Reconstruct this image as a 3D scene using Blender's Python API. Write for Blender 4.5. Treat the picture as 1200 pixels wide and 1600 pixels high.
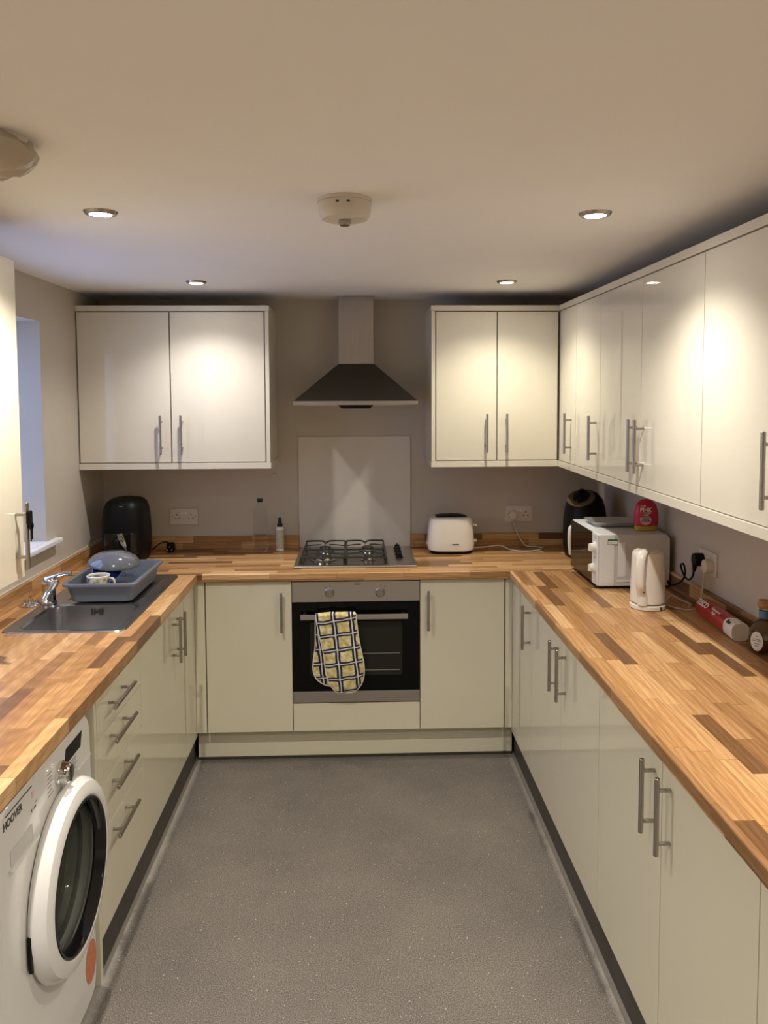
import bpy, bmesh, math, random
from mathutils import Vector, Matrix
random.seed(7)
PI = math.pi
scene = bpy.context.scene
for o in list(bpy.data.objects):
    bpy.data.objects.remove(o)
COL = scene.collection

# ------------------------------------------------------------------ camera
cam_d = bpy.data.cameras.new('camera')
cam_d.sensor_fit = 'VERTICAL'
cam_d.sensor_height = 36.0
cam_d.sensor_width = 27.0
cam_d.lens = 1218.83 * 36.0 / 1600.0
cam_d.shift_y = -105.07 / 1600.0
cam_d.clip_start = 0.05
cam = bpy.data.objects.new('camera', cam_d)
COL.objects.link(cam)
Rv = Vector((0.9994092, -0.03407515, -0.00448788))
Uv = Vector((0.00666711, 0.0641122, 0.99792043))
Fv = Vector((0.03371656, 0.99736077, -0.06430151))
cm = Matrix.Identity(4)
for i in range(3):
    cm[i][0] = Rv[i]; cm[i][1] = Uv[i]; cm[i][2] = -Fv[i]
cm[0][3], cm[1][3], cm[2][3] = 0.0016, -4.1845, 1.7315
cam.matrix_world = cm
scene.camera = cam

# ------------------------------------------------------------------ world, exposure
world = bpy.data.worlds.new('dusk_sky')
scene.world = world
world.use_nodes = True
bg = world.node_tree.nodes['Background']
bg.inputs[0].default_value = (0.42, 0.56, 1.0, 1)
bg.inputs[1].default_value = 1.5
scene.view_settings.view_transform = 'Standard'
scene.view_settings.look = 'None'
scene.view_settings.gamma = 1.0
scene.view_settings.use_curve_mapping = False
scene.view_settings.exposure = 1.22

H = 2.234                 # ceiling height
WARM = (1.0, 0.93, 0.83)
COOL = (1.0, 0.94, 0.92)
# x, y, colour, watts of each recessed downlight
DOWNLIGHTS = [(-0.697, -1.99, (1.0, 0.92, 0.79), 32), (0.668, -1.994, (1.0, 0.93, 0.82), 21),
              (-0.707, -0.67, COOL, 12.5), (0.67, -0.69, (1.0, 0.92, 0.74), 13),
              (-0.697, -3.37, WARM, 40), (0.668, -3.37, WARM, 40),
              (-0.697, -4.75, WARM, 40), (0.668, -4.75, WARM, 40)]

# ------------------------------------------------------------------ materials
def mat(name, col, rough=0.5, metal=0.0, spec=0.5, coat=0.0, trans=0.0, ior=1.45, emit=None, estr=0.0, alpha=1.0, aniso=0.0):
    m = bpy.data.materials.new(name)
    m.use_nodes = True
    b = m.node_tree.nodes['Principled BSDF']
    b.inputs['Base Color'].default_value = (*col, 1)
    b.inputs['Roughness'].default_value = rough
    b.inputs['Metallic'].default_value = metal
    b.inputs['Specular IOR Level'].default_value = spec
    b.inputs['Coat Weight'].default_value = coat
    b.inputs['Coat Roughness'].default_value = 0.03
    b.inputs['Coat IOR'].default_value = 1.6
    b.inputs['Transmission Weight'].default_value = trans
    b.inputs['IOR'].default_value = ior
    b.inputs['Alpha'].default_value = alpha
    b.inputs['Anisotropic'].default_value = aniso
    if emit:
        b.inputs['Emission Color'].default_value = (*emit, 1)
        b.inputs['Emission Strength'].default_value = estr
    # slight procedural variation so that no surface is perfectly even
    return m

def nodes_of(m):
    nt = m.node_tree
    return nt, nt.nodes, nt.links, nt.nodes['Principled BSDF']

def math_n(nt, op, a, b=None, c=None):
    n = nt.nodes.new('ShaderNodeMath'); n.operation = op
    for i, v in enumerate((a, b, c)):
        if v is None: continue
        if isinstance(v, (int, float)): n.inputs[i].default_value = v
        else: nt.links.new(v, n.inputs[i])
    return n.outputs[0]

def noise_n(nt, scale, detail=2.0, vec=None, rough=0.5, dist=0.0):
    n = nt.nodes.new('ShaderNodeTexNoise')
    n.inputs['Scale'].default_value = scale
    n.inputs['Detail'].default_value = detail
    n.inputs['Roughness'].default_value = rough
    n.inputs['Distortion'].default_value = dist
    if vec is not None: nt.links.new(vec, n.inputs['Vector'])
    return n.outputs['Fac']

def ramp_n(nt, fac, stops):
    n = nt.nodes.new('ShaderNodeValToRGB')
    el = n.color_ramp.elements
    while len(el) > 1: el.remove(el[-1])
    el[0].position = stops[0][0]; el[0].color = (*stops[0][1], 1)
    for p, c in stops[1:]:
        e = el.new(p); e.color = (*c, 1)
    nt.links.new(fac, n.inputs[0])
    return n.outputs[0]

def mix_n(nt, fac, a, b, mode='MIX'):
    n = nt.nodes.new('ShaderNodeMix'); n.data_type = 'RGBA'; n.blend_type = mode
    def put(s, v):
        if isinstance(v, (int, float)): s.default_value = v
        elif isinstance(v, tuple): s.default_value = (*v, 1)
        else: nt.links.new(v, s)
    put(n.inputs[0], fac); put(n.inputs[6], a); put(n.inputs[7], b)
    return n.outputs[2]

def texco(nt, kind='Object'):
    return nt.nodes.new('ShaderNodeTexCoord').outputs[kind]

def bump_n(nt, b, height, strength, dist=0.001):
    n = nt.nodes.new('ShaderNodeBump')
    n.inputs['Strength'].default_value = strength
    n.inputs['Distance'].default_value = dist
    nt.links.new(height, n.inputs['Height'])
    nt.links.new(n.outputs[0], b.inputs['Normal'])

def mottled(name, c0, c1, scale, rough, bump=0.0, bscale=300, **k):
    m = mat(name, c0, rough, **k)
    nt, ns, lk, b = nodes_of(m)
    v = texco(nt)
    f = noise_n(nt, scale, 3, v)
    lk.new(ramp_n(nt, f, [(0.35, c0), (0.65, c1)]), b.inputs['Base Color'])
    if bump: bump_n(nt, b, noise_n(nt, bscale, 2, v), bump)
    return m

def wood(name, along):
    """butcher block laminate: staggered strips along one axis, each with its own tone and grain"""
    m = mat(name, (0.5, 0.3, 0.15), 0.33, spec=0.45)
    nt, ns, lk, b = nodes_of(m)
    sep = ns.new('ShaderNodeSeparateXYZ'); lk.new(texco(nt), sep.inputs[0])
    X, Y, Z = sep.outputs
    u, t = (X, Y) if along == 'x' else (Y, X)
    v = math_n(nt, 'ADD', t, Z)
    W, L = 0.044, 0.31
    vv = math_n(nt, 'DIVIDE', v, W)
    row = math_n(nt, 'FLOOR', vv)
    fv = math_n(nt, 'FRACT', vv)
    wn = ns.new('ShaderNodeTexWhiteNoise'); wn.noise_dimensions = '1D'; lk.new(row, wn.inputs['W'])
    uu = math_n(nt, 'ADD', math_n(nt, 'DIVIDE', u, L), math_n(nt, 'MULTIPLY', wn.outputs['Value'], 9.0))
    col = math_n(nt, 'FLOOR', uu)
    fu = math_n(nt, 'FRACT', uu)
    cb = ns.new('ShaderNodeCombineXYZ'); lk.new(row, cb.inputs[0]); lk.new(col, cb.inputs[1])
    w2 = ns.new('ShaderNodeTexWhiteNoise'); w2.noise_dimensions = '2D'; lk.new(cb.outputs[0], w2.inputs['Vector'])
    tone = w2.outputs['Value']
    # grain coordinates stretched along the strip and shifted per strip
    g = ns.new('ShaderNodeCombineXYZ')
    lk.new(math_n(nt, 'MULTIPLY', u, 5.0), g.inputs[0])
    lk.new(math_n(nt, 'MULTIPLY', v, 95.0), g.inputs[1])
    lk.new(math_n(nt, 'MULTIPLY', tone, 40.0), g.inputs[2])
    grain = noise_n(nt, 1.0, 4, g.outputs[0], 0.6, 1.3)
    g2 = ns.new('ShaderNodeCombineXYZ')
    lk.new(math_n(nt, 'MULTIPLY', u, 3.0), g2.inputs[0])
    lk.new(math_n(nt, 'MULTIPLY', v, 14.0), g2.inputs[1])
    lk.new(math_n(nt, 'MULTIPLY', tone, 90.0), g2.inputs[2])
    wv = ns.new('ShaderNodeTexWave'); wv.wave_type = 'RINGS'; wv.rings_direction = 'Z'
    wv.inputs['Scale'].default_value = 1.3; wv.inputs['Distortion'].default_value = 5.0
    wv.inputs['Detail'].default_value = 2.0; wv.inputs['Detail Scale'].default_value = 0.7
    lk.new(g2.outputs[0], wv.inputs['Vector'])
    base = ramp_n(nt, tone, [(0.0, (0.644, 0.372, 0.164)), (0.10, (0.423, 0.221, 0.086)), (0.22, (0.718, 0.444, 0.207)), (0.33, (0.515, 0.284, 0.112)),
                             (0.45, (0.773, 0.506, 0.259)), (0.56, (0.570, 0.328, 0.143)), (0.66, (0.368, 0.195, 0.078)), (0.74, (0.681, 0.408, 0.190)), (0.82, (0.460, 0.249, 0.099)), (0.89, (0.248, 0.129, 0.054)), (1.0, (0.184, 0.093, 0.041))])
    dark = mix_n(nt, 1.0, base, (0.50, 0.38, 0.29), 'MULTIPLY')
    gm = ramp_n(nt, grain, [(0.42, (0, 0, 0)), (0.68, (1, 1, 1))])
    c = mix_n(nt, math_n(nt, 'MULTIPLY', gm, 0.62), base, dark)
    c = mix_n(nt, math_n(nt, 'MULTIPLY', wv.outputs['Fac'], 0.30), c, dark)
    # thin joint lines
    ju = math_n(nt, 'LESS_THAN', fu, 0.006)
    jv = math_n(nt, 'LESS_THAN', fv, 0.022)
    j = math_n(nt, 'MAXIMUM', ju, jv)
    c = mix_n(nt, math_n(nt, 'MULTIPLY', j, 0.7), c, (0.16, 0.075, 0.03))
    lk.new(c, b.inputs['Base Color'])
    bump_n(nt, b, grain, 0.08)
    return m

def brushed(name, col, rough=0.3, sx=1.0, sz=400.0):
    m = mat(name, col, rough, metal=1.0)
    nt, ns, lk, b = nodes_of(m)
    mp = ns.new('ShaderNodeMapping'); mp.inputs['Scale'].default_value = (sx, sx, sz)
    lk.new(texco(nt), mp.inputs[0])
    f = noise_n(nt, 1.0, 3, mp.outputs[0])
    lk.new(math_n(nt, 'ADD', math_n(nt, 'MULTIPLY', f, 0.16), rough - 0.08), b.inputs['Roughness'])
    bump_n(nt, b, f, 0.05)
    return m

M_ = {}
M_['cream'] = mat('cream_gloss', (0.74, 0.70, 0.585), 0.55, spec=0.1, coat=0.9)
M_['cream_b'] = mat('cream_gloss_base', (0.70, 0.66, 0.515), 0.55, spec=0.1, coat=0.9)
M_['carcass'] = mat('cabinet_body_cream', (0.60, 0.56, 0.47), 0.45)
M_['wall'] = mottled('painted_wall', (0.52, 0.475, 0.40), (0.54, 0.495, 0.42), 3.0, 0.75, 0.25, 260)
M_['ceil'] = mottled('painted_ceiling', (0.86, 0.845, 0.82), (0.88, 0.865, 0.84), 2.0, 0.8, 0.15, 200)
M_['white_trim'] = mat('white_trim', (0.82, 0.82, 0.82), 0.35)
M_['wood_x'] = wood('butcher_block_across', 'x')
M_['wood_y'] = wood('butcher_block_along', 'y')
M_['steel'] = brushed('brushed_steel', (0.50, 0.47, 0.44), 0.34)
M_['steel_v'] = brushed('brushed_steel_chimney', (0.42, 0.39, 0.36), 0.30, 300.0, 1.0)
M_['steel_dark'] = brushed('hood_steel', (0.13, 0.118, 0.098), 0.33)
M_['sink'] = brushed('sink_steel', (0.56, 0.56, 0.56), 0.24, 3.0, 3.0)
M_['nickel'] = mat('satin_nickel', (0.40, 0.37, 0.34), 0.24, metal=1.0)
M_['hob_tray'] = brushed('hob_tray_steel', (0.20, 0.20, 0.185), 0.22, 2.0, 2.0)
M_['chrome'] = mat('chrome', (0.78, 0.78, 0.78), 0.08, metal=1.0)
M_['black_gloss'] = mat('black_gloss', (0.008, 0.008, 0.009), 0.08, spec=0.5)
M_['black_plastic'] = mat('black_plastic', (0.005, 0.005, 0.0055), 0.45, spec=0.2)
M_['black_iron'] = mat('black_enamel_iron', (0.016, 0.015, 0.015), 0.42)
M_['oven_glass'] = mat('oven_black_glass', (0.003, 0.003, 0.003), 0.06, spec=0.2)
M_['oven_window'] = mat('oven_window_glass', (0.018, 0.018, 0.013), 0.08, spec=0.35)
M_['mw_glass'] = mat('microwave_door_glass', (0.012, 0.009, 0.006), 0.04, spec=0.75)
M_['white_plastic'] = mat('white_plastic', (0.80, 0.77, 0.72), 0.28)
M_['white_gloss'] = mat('white_enamel', (0.78, 0.77, 0.75), 0.2, coat=0.3)
M_['mw_white'] = mat('microwave_white', (0.78, 0.80, 0.83), 0.28)
M_['grey_metal'] = mat('grey_painted_metal', (0.60, 0.59, 0.57), 0.4)
M_['kettle'] = mat('kettle_white', (0.80, 0.76, 0.70), 0.22, coat=0.2)
M_['splash'] = mottled('splashback_cream_glass', (0.60, 0.565, 0.49), (0.62, 0.58, 0.51), 14.0, 0.2, coat=0.4)
M_['tub'] = mat('grey_tub_plastic', (0.135, 0.15, 0.18), 0.38)
M_['tub_in'] = mat('dark_grey_basket', (0.07, 0.08, 0.10), 0.45)
M_['grey_bowl'] = mat('grey_glazed_bowl', (0.115, 0.125, 0.15), 0.12, coat=0.6)
M_['blue'] = mottled('blue_patterned_china', (0.02, 0.05, 0.22), (0.10, 0.20, 0.50), 60.0, 0.15)
M_['mug'] = mottled('patterned_mug_china', (0.72, 0.66, 0.50), (0.10, 0.10, 0.08), 40.0, 0.2)
M_['socket'] = mat('socket_white', (0.66, 0.60, 0.53), 0.3)
M_['hole'] = mat('socket_hole_dark', (0.02, 0.018, 0.015), 0.6)
M_['plinth_dark'] = mottled('dark_vinyl_skirting', (0.040, 0.036, 0.031), (0.052, 0.046, 0.040), 20, 0.45)
M_['alarm'] = mat('alarm_plastic', (0.66, 0.60, 0.52), 0.45)
M_['film'] = mat('creased_plastic_film', (0.62, 0.55, 0.44), 0.22, trans=0.35, ior=1.2, coat=0.4)
M_['glow'] = mat('downlight_lens', (1, 1, 1), 0.5, emit=(1.0, 0.95, 0.87), estr=60.0)
M_['pet'] = mat('clear_bottle_plastic', (0.93, 0.93, 0.90), 0.06, trans=1.0, ior=1.12)
M_['clear_glass'] = mat('clear_glass', (0.92, 0.95, 0.93), 0.02, trans=1.0, ior=1.35)
M_['pane'] = mat('window_pane_glass', (0.97, 0.98, 1.0), 0.0, trans=1.0, ior=1.02)
M_['washer_glass'] = mat('washer_door_glass', (0.62, 0.65, 0.62), 0.03, trans=1.0, ior=1.35)
M_['handle_grey'] = mat('dark_grey_plastic', (0.035, 0.036, 0.038), 0.3)
M_['display'] = mat('display_black', (0.006, 0.006, 0.007), 0.4, spec=0.2)
M_['drum'] = brushed('drum_steel', (0.65, 0.66, 0.64), 0.35, 3, 3)
M_['green_cap'] = mat('dark_green_cap', (0.004, 0.035, 0.018), 0.35)
M_['label_cream'] = mottled('printed_cream_label', (0.62, 0.60, 0.47), (0.36, 0.36, 0.26), 120.0, 0.5)
M_['pink'] = mat('pink_bottle', (0.50, 0.012, 0.055), 0.25, coat=0.3)
M_['pink_light'] = mat('pale_pink_label', (0.78, 0.48, 0.50), 0.4)
M_['yellow'] = mat('yellow_band', (0.52, 0.38, 0.03), 0.4)
M_['red'] = mat('red_wrap', (0.36, 0.008, 0.012), 0.28, coat=0.3)
M_['white_print'] = mat('white_print', (0.80, 0.76, 0.72), 0.5)
M_['dark_print'] = mat('dark_print', (0.05, 0.045, 0.04), 0.5)
M_['grey_print'] = mat('grey_print', (0.28, 0.27, 0.25), 0.5)
M_['green_print'] = mat('green_print', (0.02, 0.16, 0.07), 0.5)
M_['orange'] = mottled('orange_sticker', (0.55, 0.15, 0.07), (0.62, 0.24, 0.13), 60.0, 0.4)
M_['cork'] = mottled('cork', (0.42, 0.24, 0.10), (0.30, 0.16, 0.07), 120.0, 0.7)
M_['blue_label'] = mat('blue_neck_label', (0.10, 0.17, 0.34), 0.5)
M_['amber'] = mat('brown_liquid', (0.30, 0.12, 0.035), 0.1, trans=0.6, ior=1.33)
M_['bronze'] = mat('bronze_panel', (0.17, 0.13, 0.06), 0.35, metal=0.5)
M_['silver'] = mat('silver_tray', (0.66, 0.68, 0.70), 0.3, metal=0.7)
M_['lead_white'] = mat('white_cable', (0.55, 0.50, 0.44), 0.4)
M_['sealant'] = mat('sealant', (0.62, 0.60, 0.55), 0.6)

def floor_mat():
    m = mat('speckled_vinyl', (0.15, 0.13, 0.11), 0.42, spec=0.4)
    nt, ns, lk, b = nodes_of(m)
    v = texco(nt)
    f1 = noise_n(nt, 260, 3, v, 0.8)
    f2 = noise_n(nt, 2.2, 4, v, 0.6)
    c = ramp_n(nt, f1, [(0.34, (0.050, 0.044, 0.038)), (0.5, (0.150, 0.135, 0.120)), (0.66, (0.36, 0.33, 0.295))])
    c = mix_n(nt, 1.0, c, ramp_n(nt, f2, [(0.3, (0.72, 0.71, 0.72)), (0.7, (0.98, 0.96, 0.92))]), 'MULTIPLY')
    vo = ns.new('ShaderNodeTexVoronoi'); vo.inputs['Scale'].default_value = 70; lk.new(v, vo.inputs['Vector'])
    s = math_n(nt, 'LESS_THAN', vo.outputs['Distance'], 0.12)
    pick = ns.new('ShaderNodeSeparateColor'); lk.new(vo.outputs['Color'], pick.inputs[0])
    s = math_n(nt, 'MULTIPLY', s, math_n(nt, 'GREATER_THAN', pick.outputs[0], 0.72))
    c = mix_n(nt, math_n(nt, 'MULTIPLY', s, 0.75), c, (0.62, 0.60, 0.55))
    # pale scuffed residue along the side plinths
    sep = ns.new('ShaderNodeSeparateXYZ'); lk.new(v, sep.inputs[0])
    ax = math_n(nt, 'ABSOLUTE', math_n(nt, 'ADD', sep.outputs[0], 0.0145))
    wob = math_n(nt, 'MULTIPLY', math_n(nt, 'SUBTRACT', noise_n(nt, 9, 4, v, 0.7), 0.5), 0.03)
    d = math_n(nt, 'SUBTRACT', 0.756, math_n(nt, 'ADD', ax, wob))
    k = ns.new('ShaderNodeMapRange'); lk.new(d, k.inputs[0])
    k.inputs[1].default_value = 0.005; k.inputs[2].default_value = 0.034; k.inputs[3].default_value = 1.0; k.inputs[4].default_value = 0.0
    c = mix_n(nt, math_n(nt, 'MULTIPLY', k.outputs[0], 0.55), c, (0.46, 0.43, 0.38))
    lk.new(c, b.inputs['Base Color'])
    lk.new(ramp_n(nt, f2, [(0.3, (0.5, 0.5, 0.5)), (0.7, (0.36, 0.36, 0.36))]), b.inputs['Roughness'])
    bump_n(nt, b, f1, 0.25)
    return m
M_['floor'] = floor_mat()

def plaid_mat():
    m = mat('yellow_checked_cotton', (0.5, 0.42, 0.15), 0.85, spec=0.2)
    nt, ns, lk, b = nodes_of(m)
    v = texco(nt)
    nz = ns.new('ShaderNodeTexNoise'); nz.inputs['Scale'].default_value = 14; lk.new(v, nz.inputs['Vector'])
    vm = ns.new('ShaderNodeVectorMath'); vm.operation = 'MULTIPLY_ADD'
    lk.new(nz.outputs['Color'], vm.inputs[0]); vm.inputs[1].default_value = (0.014, 0, 0.014); lk.new(v, vm.inputs[2])
    sep = ns.new('ShaderNodeSeparateXYZ'); lk.new(vm.outputs[0], sep.inputs[0])
    x = math_n(nt, 'ADD', sep.outputs[0], math_n(nt, 'MULTIPLY', sep.outputs[2], 0.10))
    z = math_n(nt, 'ADD', sep.outputs[2], math_n(nt, 'MULTIPLY', sep.outputs[0], -0.14))
    def stripe(c, period, off):
        f = math_n(nt, 'FRACT', math_n(nt, 'DIVIDE', math_n(nt, 'ADD', c, 10.0 + off), period))
        a = math_n(nt, 'ABSOLUTE', math_n(nt, 'SUBTRACT', f, 0.5))
        return math_n(nt, 'LESS_THAN', a, 0.150), math_n(nt, 'LESS_THAN', a, 0.036)
    xb, xw = stripe(x, 0.081, 0.013)
    zb, zw = stripe(z, 0.069, 0.0)
    f = noise_n(nt, 45, 3, v)
    c = ramp_n(nt, f, [(0.3, (0.46, 0.32, 0.09)), (0.5, (0.66, 0.57, 0.26)), (0.7, (0.84, 0.79, 0.55))])
    c = mix_n(nt, math_n(nt, 'MAXIMUM', xb, zb), c, (0.025, 0.025, 0.06))
    c = mix_n(nt, math_n(nt, 'MAXIMUM', xw, zw), c, (0.72, 0.68, 0.62))
    lk.new(c, b.inputs['Base Color'])
    bump_n(nt, b, noise_n(nt, 60, 3, v), 0.6, 0.003)
    return m
M_['plaid'] = plaid_mat()

# ------------------------------------------------------------------ mesh helpers
def nb(): return bmesh.new()

def box(bm, x0, x1, y0, y1, z0, z1, b=0.0, seg=2):
    m = Matrix.Translation(((x0+x1)/2, (y0+y1)/2, (z0+z1)/2)) @ Matrix.Diagonal((abs(x1-x0), abs(y1-y0), abs(z1-z0), 1))
    r = bmesh.ops.create_cube(bm, size=1.0, matrix=m)
    if b > 0:
        es = set()
        for v in r['verts']: es.update(v.link_edges)
        bmesh.ops.bevel(bm, geom=list(es), offset=b, segments=seg, profile=0.5, affect='EDGES')
    return bm

def frame_to(d):
    d = Vector(d).normalized()
    a = Vector((0, 0, 1)) if abs(d.z) < 0.95 else Vector((1, 0, 0))
    x = a.cross(d).normalized(); y = d.cross(x)
    m = Matrix.Identity(3)
    m.col[0] = x; m.col[1] = y; m.col[2] = d
    return m

def lathe(bm, prof, o=(0, 0, 0), axis=(0, 0, 1), seg=32, sx=1.0, sy=1.0, frame=None):
    """prof = [(radius, height)...]; a radius of 0 closes the end"""
    f = frame if frame is not None else (Matrix.Identity(3) if tuple(axis) == (0, 0, 1) else frame_to(axis))
    o = Vector(o); rings = []
    for r, h in prof:
        if r <= 1e-6:
            rings.append([bm.verts.new(o + f @ Vector((0, 0, h)))])
        else:
            rings.append([bm.verts.new(o + f @ Vector((r*sx*math.cos(2*PI*k/seg), r*sy*math.sin(2*PI*k/seg), h))) for k in range(seg)])
    for a, c in zip(rings, rings[1:]):
        if len(a) == 1 and len(c) == 1: continue
        for k in range(seg):
            k2 = (k+1) % seg
            if len(a) == 1: bm.faces.new((a[0], c[k], c[k2]))
            elif len(c) == 1: bm.faces.new((a[k], c[0], a[k2]))
            else: bm.faces.new((a[k], c[k], c[k2], a[k2]))
    return bm

def cyl(bm, p0, p1, r, r1=None, seg=20, bev=0.0):
    p0 = Vector(p0); p1 = Vector(p1); L = (p1-p0).length
    r1 = r if r1 is None else r1
    if bev: prof = [(0, 0), (r-bev, 0), (r, bev), (r1, L-bev), (r1-bev, L), (0, L)]
    else: prof = [(0, 0), (r, 0), (r1, L), (0, L)]
    return lathe(bm, prof, p0, (p1-p0).normalized(), seg, frame=frame_to(p1-p0))

def catmull(pts, n=8):
    P = [Vector(p) for p in pts]; P = [P[0]*2-P[1]] + P + [P[-1]*2-P[-2]]
    out = []
    for i in range(1, len(P)-2):
        for k in range(n):
            t = k/n; a, b, c, d = P[i-1:i+3]
            out.append(0.5*((2*b)+(c-a)*t+(2*a-5*b+4*c-d)*t*t+(-a+3*b-3*c+d)*t*t*t))
    out.append(P[-2])
    return out

def tube(bm, pts, r, seg=10, smooth=8, flat=None, up=None):
    """sweep a circle (or an ellipse: flat=(rx, ry)) along a path"""
    P = catmull(pts, smooth) if smooth else [Vector(p) for p in pts]
    rings = []; prev = None
    for i, p in enumerate(P):
        d = (P[min(i+1, len(P)-1)]-P[max(i-1, 0)]).normalized()
        if prev is None:
            a = Vector(up) if up else (Vector((0, 0, 1)) if abs(d.z) < 0.9 else Vector((1, 0, 0)))
            x = a.cross(d).normalized()
        else:
            x = (prev - d*prev.dot(d)).normalized()
        y = d.cross(x); prev = x
        rr = r(i/(len(P)-1)) if callable(r) else r
        rx, ry = (rr*flat[0], rr*flat[1]) if flat else (rr, rr)
        rings.append([bm.verts.new(p + x*rx*math.cos(2*PI*k/seg) + y*ry*math.sin(2*PI*k/seg)) for k in range(seg)])
    for a, c in zip(rings, rings[1:]):
        for k in range(seg):
            bm.faces.new((a[k], a[(k+1) % seg], c[(k+1) % seg], c[k]))
    bm.faces.new(list(reversed(rings[0]))); bm.faces.new(rings[-1])
    return bm

def prism(bm, poly, h0, h1, f=None, o=(0, 0, 0), b=0.0):
    """extrude a 2-D outline between heights h0 and h1 of a frame"""
    f = f or Matrix.Identity(3); o = Vector(o)
    A = [bm.verts.new(o + f @ Vector((x, y, h0))) for x, y in poly]
    B = [bm.verts.new(o + f @ Vector((x, y, h1))) for x, y in poly]
    n = len(poly)
    fs = [bm.faces.new(list(reversed(A))), bm.faces.new(B)]
    for k in range(n): fs.append(bm.faces.new((A[k], A[(k+1) % n], B[(k+1) % n], B[k])))
    if b:
        es = set(); [es.update(x.edges) for x in fs[:2]]
        bmesh.ops.bevel(bm, geom=list(es), offset=b, segments=2, profile=0.5, affect='EDGES')
    return bm

def ring(cx, cy, z, rx, ry, e=2.0, seg=48, rot=0.0):
    out = []
    for k in range(seg):
        t = 2*PI*k/seg; c, s = math.cos(t), math.sin(t)
        x = rx*math.copysign(abs(c)**(2/e), c); y = ry*math.copysign(abs(s)**(2/e), s)
        out.append(Vector((cx + x*math.cos(rot)-y*math.sin(rot), cy + x*math.sin(rot)+y*math.cos(rot), z)))
    return out

def loft(bm, rings, caps=(True, True)):
    R = [[bm.verts.new(p) for p in r] for r in rings]; n = len(R[0])
    for a, c in zip(R, R[1:]):
        for k in range(n): bm.faces.new((a[k], a[(k+1) % n], c[(k+1) % n], c[k]))
    if caps[0]: bm.faces.new(list(reversed(R[0])))
    if caps[1]: bm.faces.new(R[-1])
    return bm

def rrect(w, h, r, n=6, cx=0.0, cy=0.0):
    out = []
    for sx, sy, a0 in ((1, 1, 0), (-1, 1, 90), (-1, -1, 180), (1, -1, 270)):
        for k in range(n+1):
            a = math.radians(a0 + 90*k/n)
            out.append((cx+sx*(w/2-r)+r*math.cos(a), cy+sy*(h/2-r)+r*math.sin(a)))
    return out

WM = {}
def link(o, parent=None):
    COL.objects.link(o)
    if parent is not None: o.parent = parent
    return o

def obj(name, bm, m, parent=None, local=False, sharp=0.6, origin=None):
    """turn a bmesh into ONE object; geometry is in world space unless local"""
    bmesh.ops.recalc_face_normals(bm, faces=bm.faces)
    for e in bm.edges:
        e.smooth = not (len(e.link_faces) == 2 and e.calc_face_angle(0.0) > sharp)
    for f in bm.faces: f.smooth = True
    me = bpy.data.meshes.new(name)
    P = WM.get(parent.name, Matrix.Identity(4)) if parent else Matrix.Identity(4)
    if not local:
        bmesh.ops.transform(bm, matrix=P.inverted(), verts=bm.verts)
    o = bpy.data.objects.new(name, me)
    if parent is None:
        if origin is None:
            xs = [v.co for v in bm.verts]
            origin = Vector(((min(v.x for v in xs)+max(v.x for v in xs))/2, (min(v.y for v in xs)+max(v.y for v in xs))/2, min(v.z for v in xs)))
        origin = Vector(origin)
        bmesh.ops.translate(bm, vec=-origin, verts=bm.verts)
        o.location = origin
        L = Matrix.Translation(origin)
    else:
        L = Matrix.Identity(4)
    bm.to_mesh(me); bm.free()
    me.materials.append(M_[m] if isinstance(m, str) else m)
    if len(me.polygons) < 4000:
        w = o.modifiers.new('weighted_normals', 'WEIGHTED_NORMAL'); w.keep_sharp = True; w.weight = 100
    link(o, parent)
    WM[o.name] = P @ L
    return o

def tag(o, label=None, cat=None, group=None, kind=None):
    if label: o['label'] = label
    if cat: o['category'] = cat
    if group: o['group'] = group
    if kind: o['kind'] = kind
    return o

def thing(name, loc, label, cat, group=None, rz=0.0):
    o = bpy.data.objects.new(name, None)
    o.empty_display_size = 0.05
    o.location = loc; o.rotation_euler = (0, 0, rz)
    link(o); WM[o.name] = Matrix.Translation(loc) @ Matrix.Rotation(rz, 4, 'Z')
    return tag(o, label, cat, group)

def structure(name, bm, m, parent=None):
    o = obj(name, bm, m, parent, origin=(0, 0, 0) if parent is None else None)
    if parent is None: o['kind'] = 'structure'
    return o

def lettering(name, text, size, mtx, m, parent, ext=0.0004, bold=0.0, sx=1.0):
    """text as real thin raised geometry; mtx = world matrix of its plane (x along, z out)"""
    c = bpy.data.curves.new(name, 'FONT'); c.body = text; c.size = size
    c.extrude = ext; c.offset = bold; c.align_x = 'CENTER'; c.align_y = 'CENTER'
    t = bpy.data.objects.new(name + '_source', c); COL.objects.link(t)
    dg = bpy.context.evaluated_depsgraph_get(); dg.update()
    me = bpy.data.meshes.new_from_object(t.evaluated_get(dg))
    bpy.data.objects.remove(t)
    P = WM[parent.name]
    me.transform(P.inverted() @ mtx @ Matrix.Diagonal((sx, 1, 1, 1)))
    me.materials.clear(); me.materials.append(M_[m])
    o = bpy.data.objects.new(name, me); link(o, parent); WM[o.name] = P
    return o

def basis(o, x, z):
    x = Vector(x).normalized(); z = Vector(z).normalized(); y = z.cross(x).normalized(); x = y.cross(z)
    m = Matrix.Identity(4)
    for i in range(3): m[i][0] = x[i]; m[i][1] = y[i]; m[i][2] = z[i]; m[i][3] = o[i]
    return m

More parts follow.
